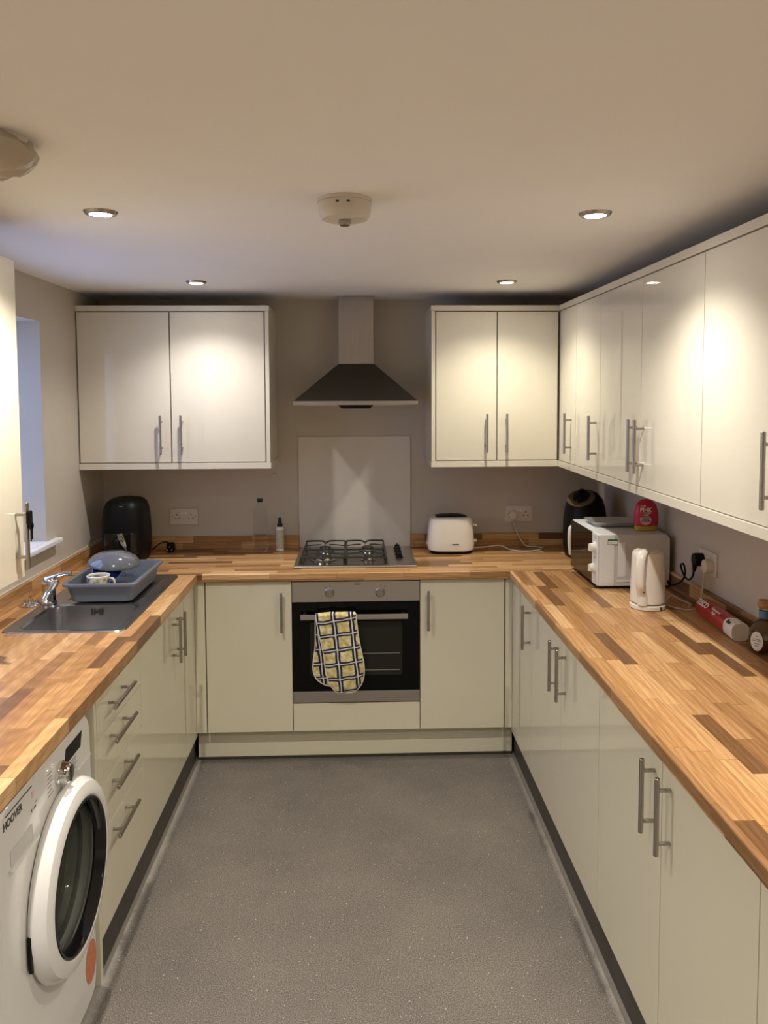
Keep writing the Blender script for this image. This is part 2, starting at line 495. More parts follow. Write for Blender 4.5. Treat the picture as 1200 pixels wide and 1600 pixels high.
# ------------------------------------------------------------------ room
XL, XR, YR = -1.355, 1.34, -6.4
WY0, WY1, WZ0, WZ1 = -1.72, -0.775, 1.10, 2.05      # window opening in the left wall
bm = nb(); box(bm, XL-0.4, XR+0.2, YR-0.2, 0.2, -0.12, 0.0); structure('floor', bm, 'floor')
bm = nb(); box(bm, XL-0.4, XR+0.2, YR-0.2, 0.2, H, H+0.12); structure('ceiling', bm, 'ceil')
bm = nb(); box(bm, XL-0.4, XR+0.2, 0.0, 0.2, 0.0, H); structure('wall_back', bm, 'wall')
bm = nb(); box(bm, XR, XR+0.2, YR, 0.0, 0.0, H); structure('wall_right', bm, 'wall')
bm = nb(); box(bm, XL-0.4, XR+0.2, YR-0.2, YR, 0.0, H); structure('wall_rear', bm, 'ceil')
bm = nb()
box(bm, XL-0.3, XL, YR, WY0, 0, H); box(bm, XL-0.3, XL, WY1, 0, 0, H)
box(bm, XL-0.3, XL, WY0, WY1, 0, WZ0-0.02); box(bm, XL-0.3, XL, WY0, WY1, WZ1, H)
structure('wall_left', bm, 'wall')
win = thing('window_1', (XL-0.25, (WY0+WY1)/2, WZ0), None, None); win['kind'] = 'structure'
bm = nb()
fx0, fx1 = XL-0.28, XL-0.22
box(bm, fx0, fx1, WY0, WY0+0.055, WZ0, WZ1, 0.004); box(bm, fx0, fx1, WY1-0.055, WY1, WZ0, WZ1, 0.004)
box(bm, fx0, fx1, WY0, WY1, WZ0, WZ0+0.055, 0.004); box(bm, fx0, fx1, WY0, WY1, WZ1-0.055, WZ1, 0.004)
box(bm, fx0, fx1, -1.28, -1.22, WZ0, WZ1, 0.004)
obj('window_frame', bm, 'white_trim', win)
bm = nb(); box(bm, XL-0.252, XL-0.248, WY0+0.05, WY1-0.05, WZ0+0.05, WZ1-0.05); obj('pane', bm, 'pane', win)
bm = nb(); box(bm, XL-0.22, XL+0.0005, WY0+0.001, WY1-0.001, WZ0-0.02, WZ0)
box(bm, XL+0.001, XL+0.035, WY0-0.05, WY1+0.10, WZ0-0.02, WZ0, 0.004); obj('window_sill', bm, 'white_trim', win)
# ------------------------------------------------------------------ cabinet helpers
def hnd(parent, facing, P, a, z, L=0.188, horiz=False, m='nickel', label=None):
    """bar handle on two posts; a = position along the run, z = centre height"""
    off, r, sp = 0.033, 0.0062, 0.064
    def pt(da, dz, d):
        if facing == 'B': return (a+da, P-d, z+dz)
        if facing == 'L': return (P+d, a+da, z+dz)
        return (P-d, a+da, z+dz)
    bm = nb(); k = (1, 0) if horiz else (0, 1)
    cyl(bm, pt(-L/2*k[0], -L/2*k[1], off), pt(L/2*k[0], L/2*k[1], off), r, seg=16, bev=0.0012)
    for s in (-1, 1):
        cyl(bm, pt(s*sp*k[0], s*sp*k[1], 0.0002), pt(s*sp*k[0], s*sp*k[1], off), 0.0048, seg=12)
    h = obj('handle', bm, m, parent)
    if label: h['label'] = label
    return h

def panel(name, parent, facing, P, a0, a1, z0, z1, m='cream', g=0.0015, t=0.018, b=0.0016):
    bm = nb(); a0 += g; a1 -= g; z0 += g; z1 -= g
    if facing == 'B': box(bm, a0, a1, P, P+t, z0, z1, b)
    elif facing == 'L': box(bm, P-t, P, a0, a1, z0, z1, b)
    else: box(bm, P, P+t, a0, a1, z0, z1, b)
    return obj(name, bm, m, parent)

def carcass(parent, facing, P, a0, a1, z0, z1, depth):
    bm = nb(); d0, d1 = 0.032, depth
    if facing == 'B': box(bm, a0, a1, P+d0, P+d1, z0, z1)
    elif facing == 'L': box(bm, P-d1, P-d0, a0, a1, z0, z1)
    else: box(bm, P+d0, P+d1, a0, a1, z0, z1)
    return obj('body', bm, 'carcass', parent)

BZ0, BZ1 = 0.15, 0.868           # doors of the base units on the back wall
SZ0 = 0.128                      # lower edge of the side runs' doors
PB, PL, PR = -0.595, -0.761, 0.725   # planes of the door faces: back, left, right run
OX = -0.0111
# ---- back run
c = thing('base_cabinet', (-0.508, -0.3, 0.15), 'cream gloss base cabinet between the oven and the left-hand corner', 'cabinet', 'base cabinets beside the oven')
carcass(c, 'B', PB, -0.735, OX-0.2995, 0.15, 0.868, 0.57)
d = panel('door', c, 'B', PB, OX-0.2985-0.4, OX-0.2985, BZ0, BZ1, 'cream_b'); hnd(d, 'B', PB, -0.357, 0.727)
panel('corner_post', c, 'B', PB, PL+0.0002, OX-0.2985-0.4035, BZ0, BZ1, 'cream_b', g=0.0)
c = thing('base_cabinet', (0.488, -0.3, 0.15), 'cream gloss base cabinet between the oven and the right-hand corner', 'cabinet', 'base cabinets beside the oven')
carcass(c, 'B', PB, OX+0.2995, 0.70, 0.15, 0.868, 0.57)
d = panel('door', c, 'B', PB, OX+0.2985, OX+0.2985+0.4, BZ0, BZ1, 'cream_b'); hnd(d, 'B', PB, 0.326, 0.727)
panel('corner_post', c, 'B', PB, OX+0.2985+0.4035, PR-0.0002, BZ0, BZ1, 'cream_b', g=0.0)
c = thing('oven_housing', (OX, -0.3, 0.15), 'cream oven housing cabinet with a plain low panel under the oven', 'cabinet')
bm = nb()
box(bm, OX-0.2975, OX+0.2975, PB+0.02, -0.03, 0.15, 0.27); box(bm, OX-0.2975, OX+0.2975, -0.06, -0.03, 0.27, 0.868)
obj('body', bm, 'carcass', c)
panel('lower_panel', c, 'B', PB, OX-0.2985, OX+0.2985, BZ0, 0.285, 'cream_b')

# ---- left run
c = thing('sink_cabinet', (-1.06, -1.12, 0.13), 'cream gloss two-door base cabinet under the sink', 'cabinet')
carcass(c, 'L', PL, -1.492, -0.60, 0.13, 0.70, 0.585)
panel('corner_post', c, 'L', PL, -0.745, -0.5755, SZ0, BZ1, 'cream_b', g=0.0008)
d = panel('door', c, 'L', PL, -0.982, -0.745, SZ0, BZ1, 'cream_b', g=0.001); hnd(d, 'L', PL, -0.938, 0.732)
d = panel('door', c, 'L', PL, -1.494, -0.982, SZ0, BZ1, 'cream_b', g=0.001); hnd(d, 'L', PL, -1.022, 0.732)
c = thing('drawer_cabinet', (-1.06, -1.72, 0.0), 'cream gloss cabinet of four drawers between sink cabinet and washing machine', 'cabinet')
carcass(c, 'L', PL, -1.934, -1.496, 0.13, 0.868, 0.585)
zs = [SZ0, 0.432, 0.580, 0.726, BZ1]
for k in range(4):
    d = panel('drawer', c, 'L', PL, -1.951, -1.494, zs[k], zs[k+1], 'cream_b', g=0.0012)
    hnd(d, 'L', PL, (-1.765, -1.762, -1.770, -1.776)[k], (0.396, 0.548, 0.694, 0.845)[k]-(0.0, 0.0, 0.0, 0.045)[k]-0.0, L=0.215, horiz=True)
bm = nb(); box(bm, XL+0.01, PL, -1.972, -1.953, 0.0, 0.868, 0.0012); obj('end_panel', bm, 'cream_b', c)

# ---- right run
RUN = [('corner_cabinet', [(-1.0, -0.745)], [-0.968], 'narrow cream gloss base cabinet in the right-hand corner next to the oven run'),
       ('base_cabinet', [(-1.468, -1.0), (-1.911, -1.468)], [-1.430, -1.531], 'cream gloss two-door base cabinet under the microwave and kettle'),
       ('base_cabinet', [(-2.395, -1.911), (-2.85, -2.395)], [-2.350, -2.448], 'cream gloss two-door base cabinet in the right foreground'),
       ('base_cabinet', [(-3.31, -2.85)], [-3.26], 'cream gloss base cabinet cut off by the right edge of the photo')]
for nm, doors, hs, lab in RUN:
    a0, a1 = min(q[0] for q in doors), max(q[1] for q in doors)
    c = thing(nm, (1.03, (a0+a1)/2, 0.13), lab, 'cabinet', 'base cabinets of the right-hand run')
    carcass(c, 'R', PR, a0+0.001, (a1-0.001 if a1 < -0.8 else -0.60), 0.13, 0.868, 0.59)
    for (b0, b1), hy in zip(doors, hs):
        d = panel('door', c, 'R', PR, b0, b1, SZ0, BZ1, 'cream_b', g=0.0017); hnd(d, 'R', PR, hy, 0.745)
    if a1 > -0.8: panel('corner_post', c, 'R', PR, -0.745, -0.5755, SZ0, BZ1, 'cream_b', g=0.0008)

# ---- plinths
bm = nb(); box(bm, -0.764, 0.735, -0.545, -0.530, 0.012, 0.1495, 0.001)
tag(obj('plinth', bm, 'cream_b'), 'cream gloss plinth running under the oven and its neighbouring cabinets', 'plinth')
bm = nb(); box(bm, -0.764, 0.735, -0.549, -0.5455, 0.0, 0.012, 0.001)
tag(obj('plinth_seal', bm, 'plinth_dark'), 'thin black seal along the foot of the cream plinth', 'seal')
bm = nb(); box(bm, -0.792, -0.778, -1.951, -0.551, 0.0, 0.127, 0.001)
tag(obj('plinth', bm, 'plinth_dark'), 'dark plinth under the left-hand drawers and sink cabinet', 'plinth', 'dark side plinths')
bm = nb(); box(bm, 0.745, 0.760, -3.31, -0.551, 0.0, 0.127, 0.001)
tag(obj('plinth', bm, 'plinth_dark'), 'dark plinth under the long right-hand cabinet run', 'plinth', 'dark side plinths')

# ---- worktops (40 mm, softly rounded front edge)
WZ = 0.91
def worktop(bm, x0, x1, y0, y1): box(bm, x0, x1, y0, y1, 0.8705, WZ, 0.006, 3)
def cut_slab(bm, x0, x1, y0, y1, hx0, hx1, hy0, hy1):
    """slab with a rectangular cut-out for the sink"""
    for z, flip in ((WZ, False), (0.8705, True)):
        xs = [x0, hx0, hx1, x1]; ys = [y0, hy0, hy1, y1]
        V = [[bm.verts.new((x, y, z)) for x in xs] for y in ys]
        for j in range(3):
            for i in range(3):
                if i == 1 and j == 1: continue
                bm.faces.new((V[j][i], V[j][i+1], V[j+1][i+1], V[j+1][i]))
    bm.verts.ensure_lookup_table()
    def wall(p, q):
        v = [bm.verts.new((*p, 0.8705)), bm.verts.new((*q, 0.8705)), bm.verts.new((*q, WZ)), bm.verts.new((*p, WZ))]
        bm.faces.new(v)
    for p, q in (((x0, y0), (x1, y0)), ((x1, y0), (x1, y1)), ((x1, y1), (x0, y1)), ((x0, y1), (x0, y0)),
                 ((hx0, hy0), (hx1, hy0)), ((hx1, hy0), (hx1, hy1)), ((hx1, hy1), (hx0, hy1)), ((hx0, hy1), (hx0, hy0))):
        wall(p, q)
    bmesh.ops.remove_doubles(bm, verts=bm.verts, dist=1e-5)
    bmesh.ops.recalc_face_normals(bm, faces=bm.faces)
    es = [e for e in bm.edges if all(abs(v.co.x-x1) < 1e-4 for v in e.verts) and abs(e.verts[0].co.z-e.verts[1].co.z) < 1e-4]
    bmesh.ops.bevel(bm, geom=es, offset=0.006, segments=3, profile=0.5, affect='EDGES')
bm = nb(); worktop(bm, XL+0.001, XR-0.001, -0.6195, -0.001)
tag(obj('worktop', bm, 'wood_x', origin=(0, 0, 0)), 'butcher-block worktop along the back wall with the hob set in it', 'worktop')
bm = nb(); cut_slab(bm, XL+0.001, -0.741, -3.4, -0.6205, -1.225, -0.84, -1.465, -0.66)
tag(obj('worktop', bm, 'wood_y', origin=(0, 0, 0)), 'butcher-block worktop on the left with the sink set in it', 'worktop')
bm = nb(); worktop(bm, 0.705, XR-0.001, -3.4, -0.6205)
tag(obj('worktop', bm, 'wood_y', origin=(0, 0, 0)), 'butcher-block worktop on the right carrying the microwave and kettle', 'worktop')
UZ = 0.978
def upstand(x0, x1, y0, y1, m, lab):
    bm = nb(); box(bm, x0, x1, y0, y1, WZ+0.0003, UZ, 0.0015)
    tag(obj('upstand', bm, m, origin=(0, 0, 0)), lab, 'upstand')
upstand(XL+0.02, -0.3175, -0.02, -0.0005, 'wood_x', 'dark wood upstand behind the bottles, left of the splashback')
upstand(0.2855, XR-0.02, -0.02, -0.0005, 'wood_x', 'dark wood upstand behind the toaster, right of the splashback')
upstand(XL+0.0005, XL+0.02, -3.4, -0.001, 'wood_y', 'wood upstand along the left wall behind the tap')
upstand(XR-0.02, XR-0.0005, -3.4, -0.001, 'wood_y', 'wood upstand along the right wall behind the kettle')
bm = nb(); box(bm, XL+0.0005, XL+0.006, -3.4, -0.001, UZ+0.0002, UZ+0.005, 0.001)
structure('trim_1', bm, 'sealant')

bm = nb(); box(bm, OX-0.3051, OX+0.2951, -0.0085, -0.0005, WZ+0.0005, 1.508, 0.001)
tag(obj('splashback', bm, 'splash'), 'plain cream square splashback panel behind the hob', 'splashback')

# ------------------------------------------------------------------ wall cabinets
UZ0, UZ1 = 1.402, 2.137
c = thing('wall_cabinet', (-0.9, -0.17, UZ0), 'cream gloss two-door wall cabinet in the left corner, above the black air fryer', 'cabinet', 'wall cabinets')
carcass(c, 'B', -0.3494, XL+0.004, -0.447, UZ0, UZ1, 0.345)
d = panel('door', c, 'B', -0.3494, XL+0.003, -0.907, UZ0, UZ1, g=0.003); hnd(d, 'B', -0.3494, -0.953, 1.540)
d = panel('door', c, 'B', -0.3494, -0.907, -0.448, UZ0, UZ1, g=0.003); hnd(d, 'B', -0.3494, -0.854, 1.540)
bm = nb(); box(bm, -0.446, -0.427, -0.3515, -0.002, UZ0-0.0005, UZ1+0.0005, 0.001); obj('end_panel', bm, 'cream', c)
bm = nb(); box(bm, XL+0.001, -0.424, -0.3545, -0.30, UZ1+0.001, UZ1+0.028, 0.0015); box(bm, -0.4465, -0.424, -0.30, -0.002, UZ1+0.001, UZ1+0.028, 0.0015)
obj('cornice', bm, 'cream', c)
bm = nb(); box(bm, XL+0.001, -0.424, -0.3545, -0.335, UZ0-0.031, UZ0-0.001, 0.0015); box(bm, -0.4465, -0.424, -0.335, -0.002, UZ0-0.031, UZ0-0.001, 0.0015)
obj('pelmet', bm, 'cream', c)
PU = 1.0
c = thing('wall_cabinet', (0.68, -0.17, UZ0), 'cream gloss two-door wall cabinet on the back wall, above the toaster', 'cabinet', 'wall cabinets')
carcass(c, 'B', -0.3494, 0.389, PU+0.01, UZ0, UZ1, 0.345)
d = panel('door', c, 'B', -0.3494, 0.386, 0.690, UZ0, UZ1, g=0.003); hnd(d, 'B', -0.3494, 0.637, 1.540)
d = panel('door', c, 'B', -0.3494, 0.690, PU-0.006, UZ0, UZ1, g=0.003); hnd(d, 'B', -0.3494, 0.735, 1.540)
bm = nb(); box(bm, 0.366, 0.385, -0.3515, -0.002, UZ0-0.0005, UZ1+0.0005, 0.001); obj('end_panel', bm, 'cream', c)
UP = [([(-0.643, -0.352)], [-0.573], 'narrow cream gloss wall cabinet on the right wall, in the corner'),
      ([(-1.0, -0.643)], [-0.954], 'cream gloss single-door wall cabinet on the right wall, above the far air fryer and microwave'),
      ([(-1.463, -1.0), (-1.954, -1.463)], [-1.430, -1.496], 'cream gloss two-door wall cabinet on the right wall, above the kettle'),
      ([(-2.405, -1.954), (-2.86, -2.405)], [-2.362, -2.45], 'cream gloss wall cabinet nearest the camera at the right edge')]
for doors, hs, lab in UP:
    a0, a1 = min(q[0] for q in doors), max(q[1] for q in doors)
    c = thing('wall_cabinet', (1.17, (a0+a1)/2, UZ0), lab, 'cabinet', 'wall cabinets')
    carcass(c, 'R', PU, a0+0.001, a1-0.001, UZ0, UZ1, 0.335)
    for (b0, b1), hy in zip(doors, hs):
        d = panel('door', c, 'R', PU, b0, b1, UZ0, UZ1, g=0.0014); hnd(d, 'R', PU, hy, 1.545)
def L_strip(z0, z1, d):
    bm = nb()
    box(bm, 0.364, PU-0.0055, -0.3545, -0.3545+d, z0, z1, 0.0015)
    box(bm, 0.364, 0.387, -0.3545+d, -0.002, z0, z1, 0.0015)
    box(bm, PU-0.005, PU-0.005+d, -2.87, -0.3545+d, z0, z1, 0.0015)
    return bm
tag(obj('cornice', L_strip(UZ1+0.001, UZ1+0.028, 0.05), 'cream'), 'cream cornice strip along the top of the right-hand wall cabinets', 'cornice')
tag(obj('pelmet', L_strip(UZ0-0.031, UZ0-0.001, 0.018), 'cream'), 'cream pelmet strip along the bottom of the right-hand wall cabinets', 'pelmet')
# cabinet on the left wall beyond the window, reaching almost to the upstand
PT = -1.02
c = thing('tall_wall_cabinet', (-1.19, -2.2, 1.18), 'tall cream wall cabinet at the left edge with keys on its handle', 'cabinet')
carcass(c, 'L', PT, -2.72, -1.79, 1.18, 2.135, 0.333)
d = panel('door', c, 'L', PT, -2.25, -1.787, 1.178, 2.137); hnd(d, 'L', PT, -1.84, 1.315, L=0.2)
d = panel('door', c, 'L', PT, -2.72, -2.25, 1.178, 2.137); hnd(d, 'L', PT, -2.30, 1.315, L=0.2)
k = thing('key_ring', (-0.986, -1.845, 1.38), 'small bunch of black keys hanging from the handle of the left wall cabinet', 'keys')
bm = nb(); lathe(bm, [(0.0135+0.0013*math.cos(t*PI/4), 0.0013*math.sin(t*PI/4)) for t in range(9)], (-0.986, -1.845, 1.3835), (0, 1, 0.25), 20, frame=frame_to((0, 0.3, 1)))
obj('ring', bm, 'chrome', k)
bm = nb(); box(bm, -0.979, -0.969, -1.868, -1.838, 1.352, 1.392, 0.004); obj('fob', bm, 'black_plastic', k)
for dy, l in ((-0.004, 0.045), (0.006, 0.04)):
    bm = nb(); lathe(bm, [(0, 0), (0.010, 0), (0.010, 0.002), (0, 0.002)], (-0.972, -1.848+dy, 1.345), (1, 0, 0), 16, frame=frame_to((1, 0, 0)))
    box(bm, -0.972, -0.970, -1.851+dy, -1.845+dy, 1.345-l, 1.34)
    obj('key', bm, 'black_plastic', k)

# ------------------------------------------------------------------ cooker hood
c = thing('cooker_hood', (-0.003, 0, 1.66), 'stainless steel chimney cooker hood above the hob', 'cooker hood')
bm = nb(); box(bm, -0.092, 0.086, -0.168, -0.001, 1.888, H-0.002, 0.0015); obj('chimney', bm, 'steel_v', c)
bm = nb()
hx0, hx1, hy = -0.303, 0.290, -0.450
A = [(hx0, hy, 1.702), (hx1, hy, 1.702), (hx1, -0.001, 1.702), (hx0, -0.001, 1.702)]
B = [(-0.094, -0.172, 1.888), (0.088, -0.172, 1.888), (0.088, -0.001, 1.888), (-0.094, -0.001, 1.888)]
loft(bm, [[Vector(p) for p in A], [Vector(p) for p in B]]); obj('canopy', bm, 'steel_dark', c)
bm = nb(); box(bm, hx0-0.001, hx1+0.001, hy-0.002, -0.001, 1.682, 1.7018, 0.0015); obj('rim', bm, 'steel', c)
bm = nb(); prism(bm, [(-0.085, 0), (0.085, 0), (0.068, -0.016), (-0.068, -0.016)], 0.0, 0.03, Matrix(((1, 0, 0), (0, 0, 1), (0, 1, 0))), (-0.006, hy+0.001, 1.6818))
obj('control_strip', bm, 'black_plastic', c)
bm = nb(); box(bm, hx0+0.05, -0.01, hy+0.06, -0.06, 1.6785, 1.6815, 0.001); box(bm, 0.0, hx1-0.05, hy+0.06, -0.06, 1.6785, 1.6815, 0.001)
obj('grease_filter', bm, 'grey_metal', c)

# ------------------------------------------------------------------ built-in oven
c = thing('oven', (OX, -0.3, 0.287), 'built-in oven with black glass door and steel control panel', 'oven')
bm = nb(); box(bm, OX-0.28, OX+0.28, PB+0.024, -0.065, 0.29, 0.86); obj('body', bm, 'black_plastic', c)
bm = nb(); box(bm, OX-0.297, OX+0.297, PB-0.004, PB+0.02, 0.768, 0.864, 0.002)
cp = obj('control_panel', bm, 'steel', c)
bm = nb(); box(bm, -0.018, 0.012, PB-0.0048, PB-0.004, 0.8485, 0.8525); obj('brand_mark', bm, 'dark_print', cp)
for kx in (-0.134, 0.102):
    bm = nb(); lathe(bm, [(0, 0), (0.0235, 0), (0.0235, 0.003), (0.0195, 0.006), (0.0175, 0.024), (0.0155, 0.027), (0, 0.027)], (kx, PB-0.0045, 0.812), (0, -1, 0), 32, frame=frame_to((0, -1, 0)))
    box(bm, kx-0.0035, kx+0.0035, PB-0.036, PB-0.028, 0.797, 0.827, 0.0015)
    obj('knob', bm, 'nickel', c)
bm = nb()
for kx, dz in ((-0.152, 0.03), (-0.132, 0.034), (0.122, 0.031), (0.104, 0.034)):
    bm = nb(); cyl(bm, (kx, PB-0.0046, 0.808+dz), (kx, PB-0.004, 0.808+dz), 0.0022, seg=10); obj('dial_mark', bm, 'dark_print', cp)
dr = nb(); box(dr, OX-0.297, OX+0.297, PB-0.002, PB+0.02, 0.343, 0.764, 0.002); dr = obj('door', dr, 'oven_glass', c)
bm = nb(); prism(bm, rrect(0.43, 0.255, 0.01), 0.0, 0.0008, Matrix(((1, 0, 0), (0, 0, -1), (0, 1, 0))), (OX-0.0, PB-0.0021, 0.545)); obj('window', bm, 'oven_window', dr)
bm = nb()
for z in (0.52, 0.44):
    box(bm, OX-0.205, OX+0.205, PB-0.0033, PB-0.0029, z, z+0.003)
obj('shelf_line', bm, 'grey_print', dr)
bm = nb(); box(bm, OX-0.297, OX+0.297, PB-0.004, PB+0.02, 0.289, 0.3425, 0.002); obj('lower_trim', bm, 'steel', c)
bm = nb(); box(bm, -0.268, 0.229, PB-0.048, PB-0.036, 0.695, 0.719, 0.003)
for hx in (-0.25, 0.21): box(bm, hx-0.008, hx+0.008, PB-0.037, PB-0.0021, 0.699, 0.715, 0.002)
obj('handle', bm, 'steel', dr)
# ---- oven gloves over the handle
g = thing('oven_gloves', (-0.1, PB-0.05, 0.735), 'yellow checked padded oven gloves hanging over the oven handle', 'oven gloves')
def mitt(prof, y0, seg=40, rip=0.004):
    rr = []
    for i, (z, xc, hw, hd, yo) in enumerate(prof):
        R = []
        for k in range(seg):
            t = 2*PI*k/seg; cc, s = math.cos(t), math.sin(t)
            x = hw*math.copysign(abs(cc)**0.75, cc); y = hd*s
            w = rip*math.sin(9*x/0.1+z*55+i)*abs(s)*0.6
            R.append(Vector((xc+x, y0+yo+y+w, z+0.002*math.sin(x*60+z*90))))
        rr.append(R)
    b = nb(); loft(b, rr); return b
YG = PB-0.062
front = [(0.731, -0.103, 0.089, 0.010, 0.010), (0.724, -0.103, 0.092, 0.014, 0.002), (0.705, -0.103, 0.091, 0.013, 0.0), (0.67, -0.098, 0.090, 0.012, 0.0),
         (0.62, -0.090, 0.088, 0.013, 0.001), (0.58, -0.082, 0.087, 0.016, 0.001), (0.54, -0.074, 0.087, 0.018, 0.002), (0.50, -0.068, 0.089, 0.019, 0.004),
         (0.46, -0.064, 0.088, 0.020, 0.006), (0.42, -0.062, 0.082, 0.019, 0.008), (0.39, -0.061, 0.070, 0.016, 0.010), (0.365, -0.062, 0.050, 0.011, 0.010), (0.354, -0.063, 0.028, 0.005, 0.010)]
obj('front_glove', mitt(front, YG), 'plaid', g)
def piping(prof, y0):
    b = nb(); pts = [(xc-hw*1.01, y0+yo, z) for z, xc, hw, hd, yo in prof] + [(xc+hw*1.01, y0+yo, z) for z, xc, hw, hd, yo in reversed(prof)]
    tube(b, pts, 0.0028, 8, 4); return b
obj('piping', piping(front[1:], YG), 'white_print', g)
back = [(0.722, -0.112, 0.086, 0.003, -0.001), (0.69, -0.114, 0.086, 0.004, 0), (0.62, -0.120, 0.080, 0.006, 0), (0.56, -0.130, 0.072, 0.008, 0), (0.50, -0.140, 0.070, 0.010, 0.0),
        (0.45, -0.142, 0.070, 0.010, 0.0), (0.41, -0.132, 0.066, 0.009, 0.0), (0.385, -0.118, 0.05, 0.006, 0.0), (0.374, -0.105, 0.03, 0.004, 0)]
obj('rear_glove', mitt(back, PB-0.020, rip=0.002), 'plaid', g)
obj('piping', piping(back[1:], PB-0.020), 'white_print', g)

# ------------------------------------------------------------------ gas hob
c = thing('gas_hob', (-0.013, -0.285, WZ), 'black and steel four-burner gas hob with wire pan supports', 'hob')
bm = nb(); box(bm, -0.306, 0.279, -0.525, -0.045, WZ+0.0006, WZ+0.010, 0.004, 3); obj('base_plate', bm, 'steel', c)
bm = nb(); box(bm, -0.288, 0.146, -0.508, -0.060, WZ+0.0102, WZ+0.0125, 0.001); obj('burner_tray', bm, 'hob_tray', c)
BURN = [(-0.172, -0.395, 0.048), (-0.170, -0.165, 0.036), (0.050, -0.165, 0.036), (0.050, -0.395, 0.030)]
for bx, by, r in BURN:
    bm = nb(); lathe(bm, [(r*1.25, 0), (r*1.25, 0.003), (r, 0.006), (r*0.9, 0.014), (0, 0.014)], (bx, by, WZ+0.0127), seg=28)
    u = obj('burner', bm, 'nickel', c)
    bm = nb(); lathe(bm, [(0, 0), (r*0.8, 0), (r*0.82, 0.003), (r*0.75, 0.007), (0, 0.008)], (bx, by, WZ+0.0268), seg=28)
    obj('burner_cap', bm, 'black_iron', u)
for x0, x1 in ((-0.272, -0.068), (-0.060, 0.134)):
    bm = nb(); zt = WZ+0.046; xm = (x0+x1)/2
    for y in (-0.50, -0.072):
        tube(bm, [(x0, y, zt-0.03), (x0, y, zt-0.004), (x0+0.012, y, zt), (xm-0.02, y, zt), (xm, y, zt-0.010), (xm+0.02, y, zt), (x1-0.012, y, zt), (x1, y, zt-0.004), (x1, y, zt-0.03)], 0.0045, 8, 3)
    for x in (x0, x1): tube(bm, [(x, -0.50, zt-0.008), (x, -0.072, zt-0.008)], 0.0044, 8, 0)
    tube(bm, [(x0, -0.285, zt-0.004), (x1, -0.285, zt-0.004)], 0.0044, 8, 0)
    for y in (-0.395, -0.175):
        for s in (-1, 1):
            tube(bm, [(xm+s*0.1 if abs(s*0.1) < (x1-x0)/2 else (x1 if s > 0 else x0), y, zt-0.006), (xm+s*0.05, y, zt), (xm+s*0.022, y, zt)], 0.0032, 8, 3)
            tube(bm, [(xm, y+s*0.105, zt-0.006), (xm, y+s*0.05, zt), (xm, y+s*0.022, zt)], 0.0032, 8, 3)
    obj('pan_support', bm, 'black_iron', c)
for ky in (-0.125, -0.20, -0.275, -0.35):
    bm = nb(); lathe(bm, [(0, 0), (0.019, 0), (0.018, 0.008), (0.0135, 0.010), (0.0125, 0.022), (0, 0.023)], (0.205, ky, WZ+0.0102), seg=24)
    box(bm, 0.2015, 0.2085, ky-0.013, ky+0.013, WZ+0.031, WZ+0.037, 0.001)
    obj('knob', bm, 'black_plastic', c)

# ------------------------------------------------------------------ inset sink
SX0, SX1, SY0, SY1 = -1.248, -0.815, -1.488, -0.632
BX0, BX1, BY0, BY1 = -1.195, -0.862, -1.452, -1.115
c = thing('sink', ((SX0+SX1)/2, (SY0+SY1)/2, WZ), 'stainless steel inset sink with bowl and drainer on the left worktop', 'sink')
bm = nb()
def rr3(x0, x1, y0, y1, r, z, n=6): return [Vector((x, y, z)) for x, y in rrect(x1-x0, y1-y0, r, n, (x0+x1)/2, (y0+y1)/2)]
# rim ring and bowl as one pressed sheet
zr = WZ+0.004
rimo = rr3(SX0, SX1, SY0, SY1, 0.035, WZ+0.0004)
rimt = rr3(SX0+0.004, SX1-0.004, SY0+0.004, SY1-0.004, 0.032, zr+0.001)
rimi = rr3(SX0+0.014, SX1-0.014, SY0+0.014, SY1-0.014, 0.024, zr-0.001)
bowl = [rr3(BX0-0.008, BX1+0.008, BY0-0.008, BY1+0.008, 0.055, zr-0.0015), rr3(BX0, BX1, BY0, BY1, 0.05, zr-0.009), rr3(BX0+0.006, BX1-0.006, BY0+0.006, BY1-0.006, 0.05, zr-0.12),
        rr3(BX0+0.02, BX1-0.02, BY0+0.02, BY1-0.02, 0.045, zr-0.142), rr3(BX0+0.05, BX1-0.05, BY0+0.05, BY1-0.05, 0.03, zr-0.150)]
loft(bm, [rimo, rimt, rimi] + bowl, (False, True))
obj('basin', bm, 'sink', c)
bm = nb()
for k in range(8):
    x = -1.165+k*0.042
    tube(bm, [(x, -0.72, zr-0.0008), (x, -1.05, zr-0.0008)], 0.004, 8, 0, flat=(1.3, 0.5))
obj('drainer_ribs', bm, 'sink', c)
bm = nb()
for dx in (-0.020, -0.010, 0.010, 0.020): box(bm, -1.03+dx-0.002, -1.03+dx+0.002, BY1-0.0072, BY1-0.0045, 0.868, 0.893)
cyl(bm, (-1.03, BY1-0.0072, 0.881), (-1.03, BY1-0.0045, 0.881), 0.005)
obj('overflow_slots', bm, 'hole', c)
bm = nb(); lathe(bm, [(0.045, 0), (0.043, 0.003), (0.032, 0.001), (0.02, -0.004), (0, -0.004)], ((BX0+BX1)/2, (BY0+BY1)/2, zr-0.1495), seg=28); obj('waste', bm, 'chrome', c)

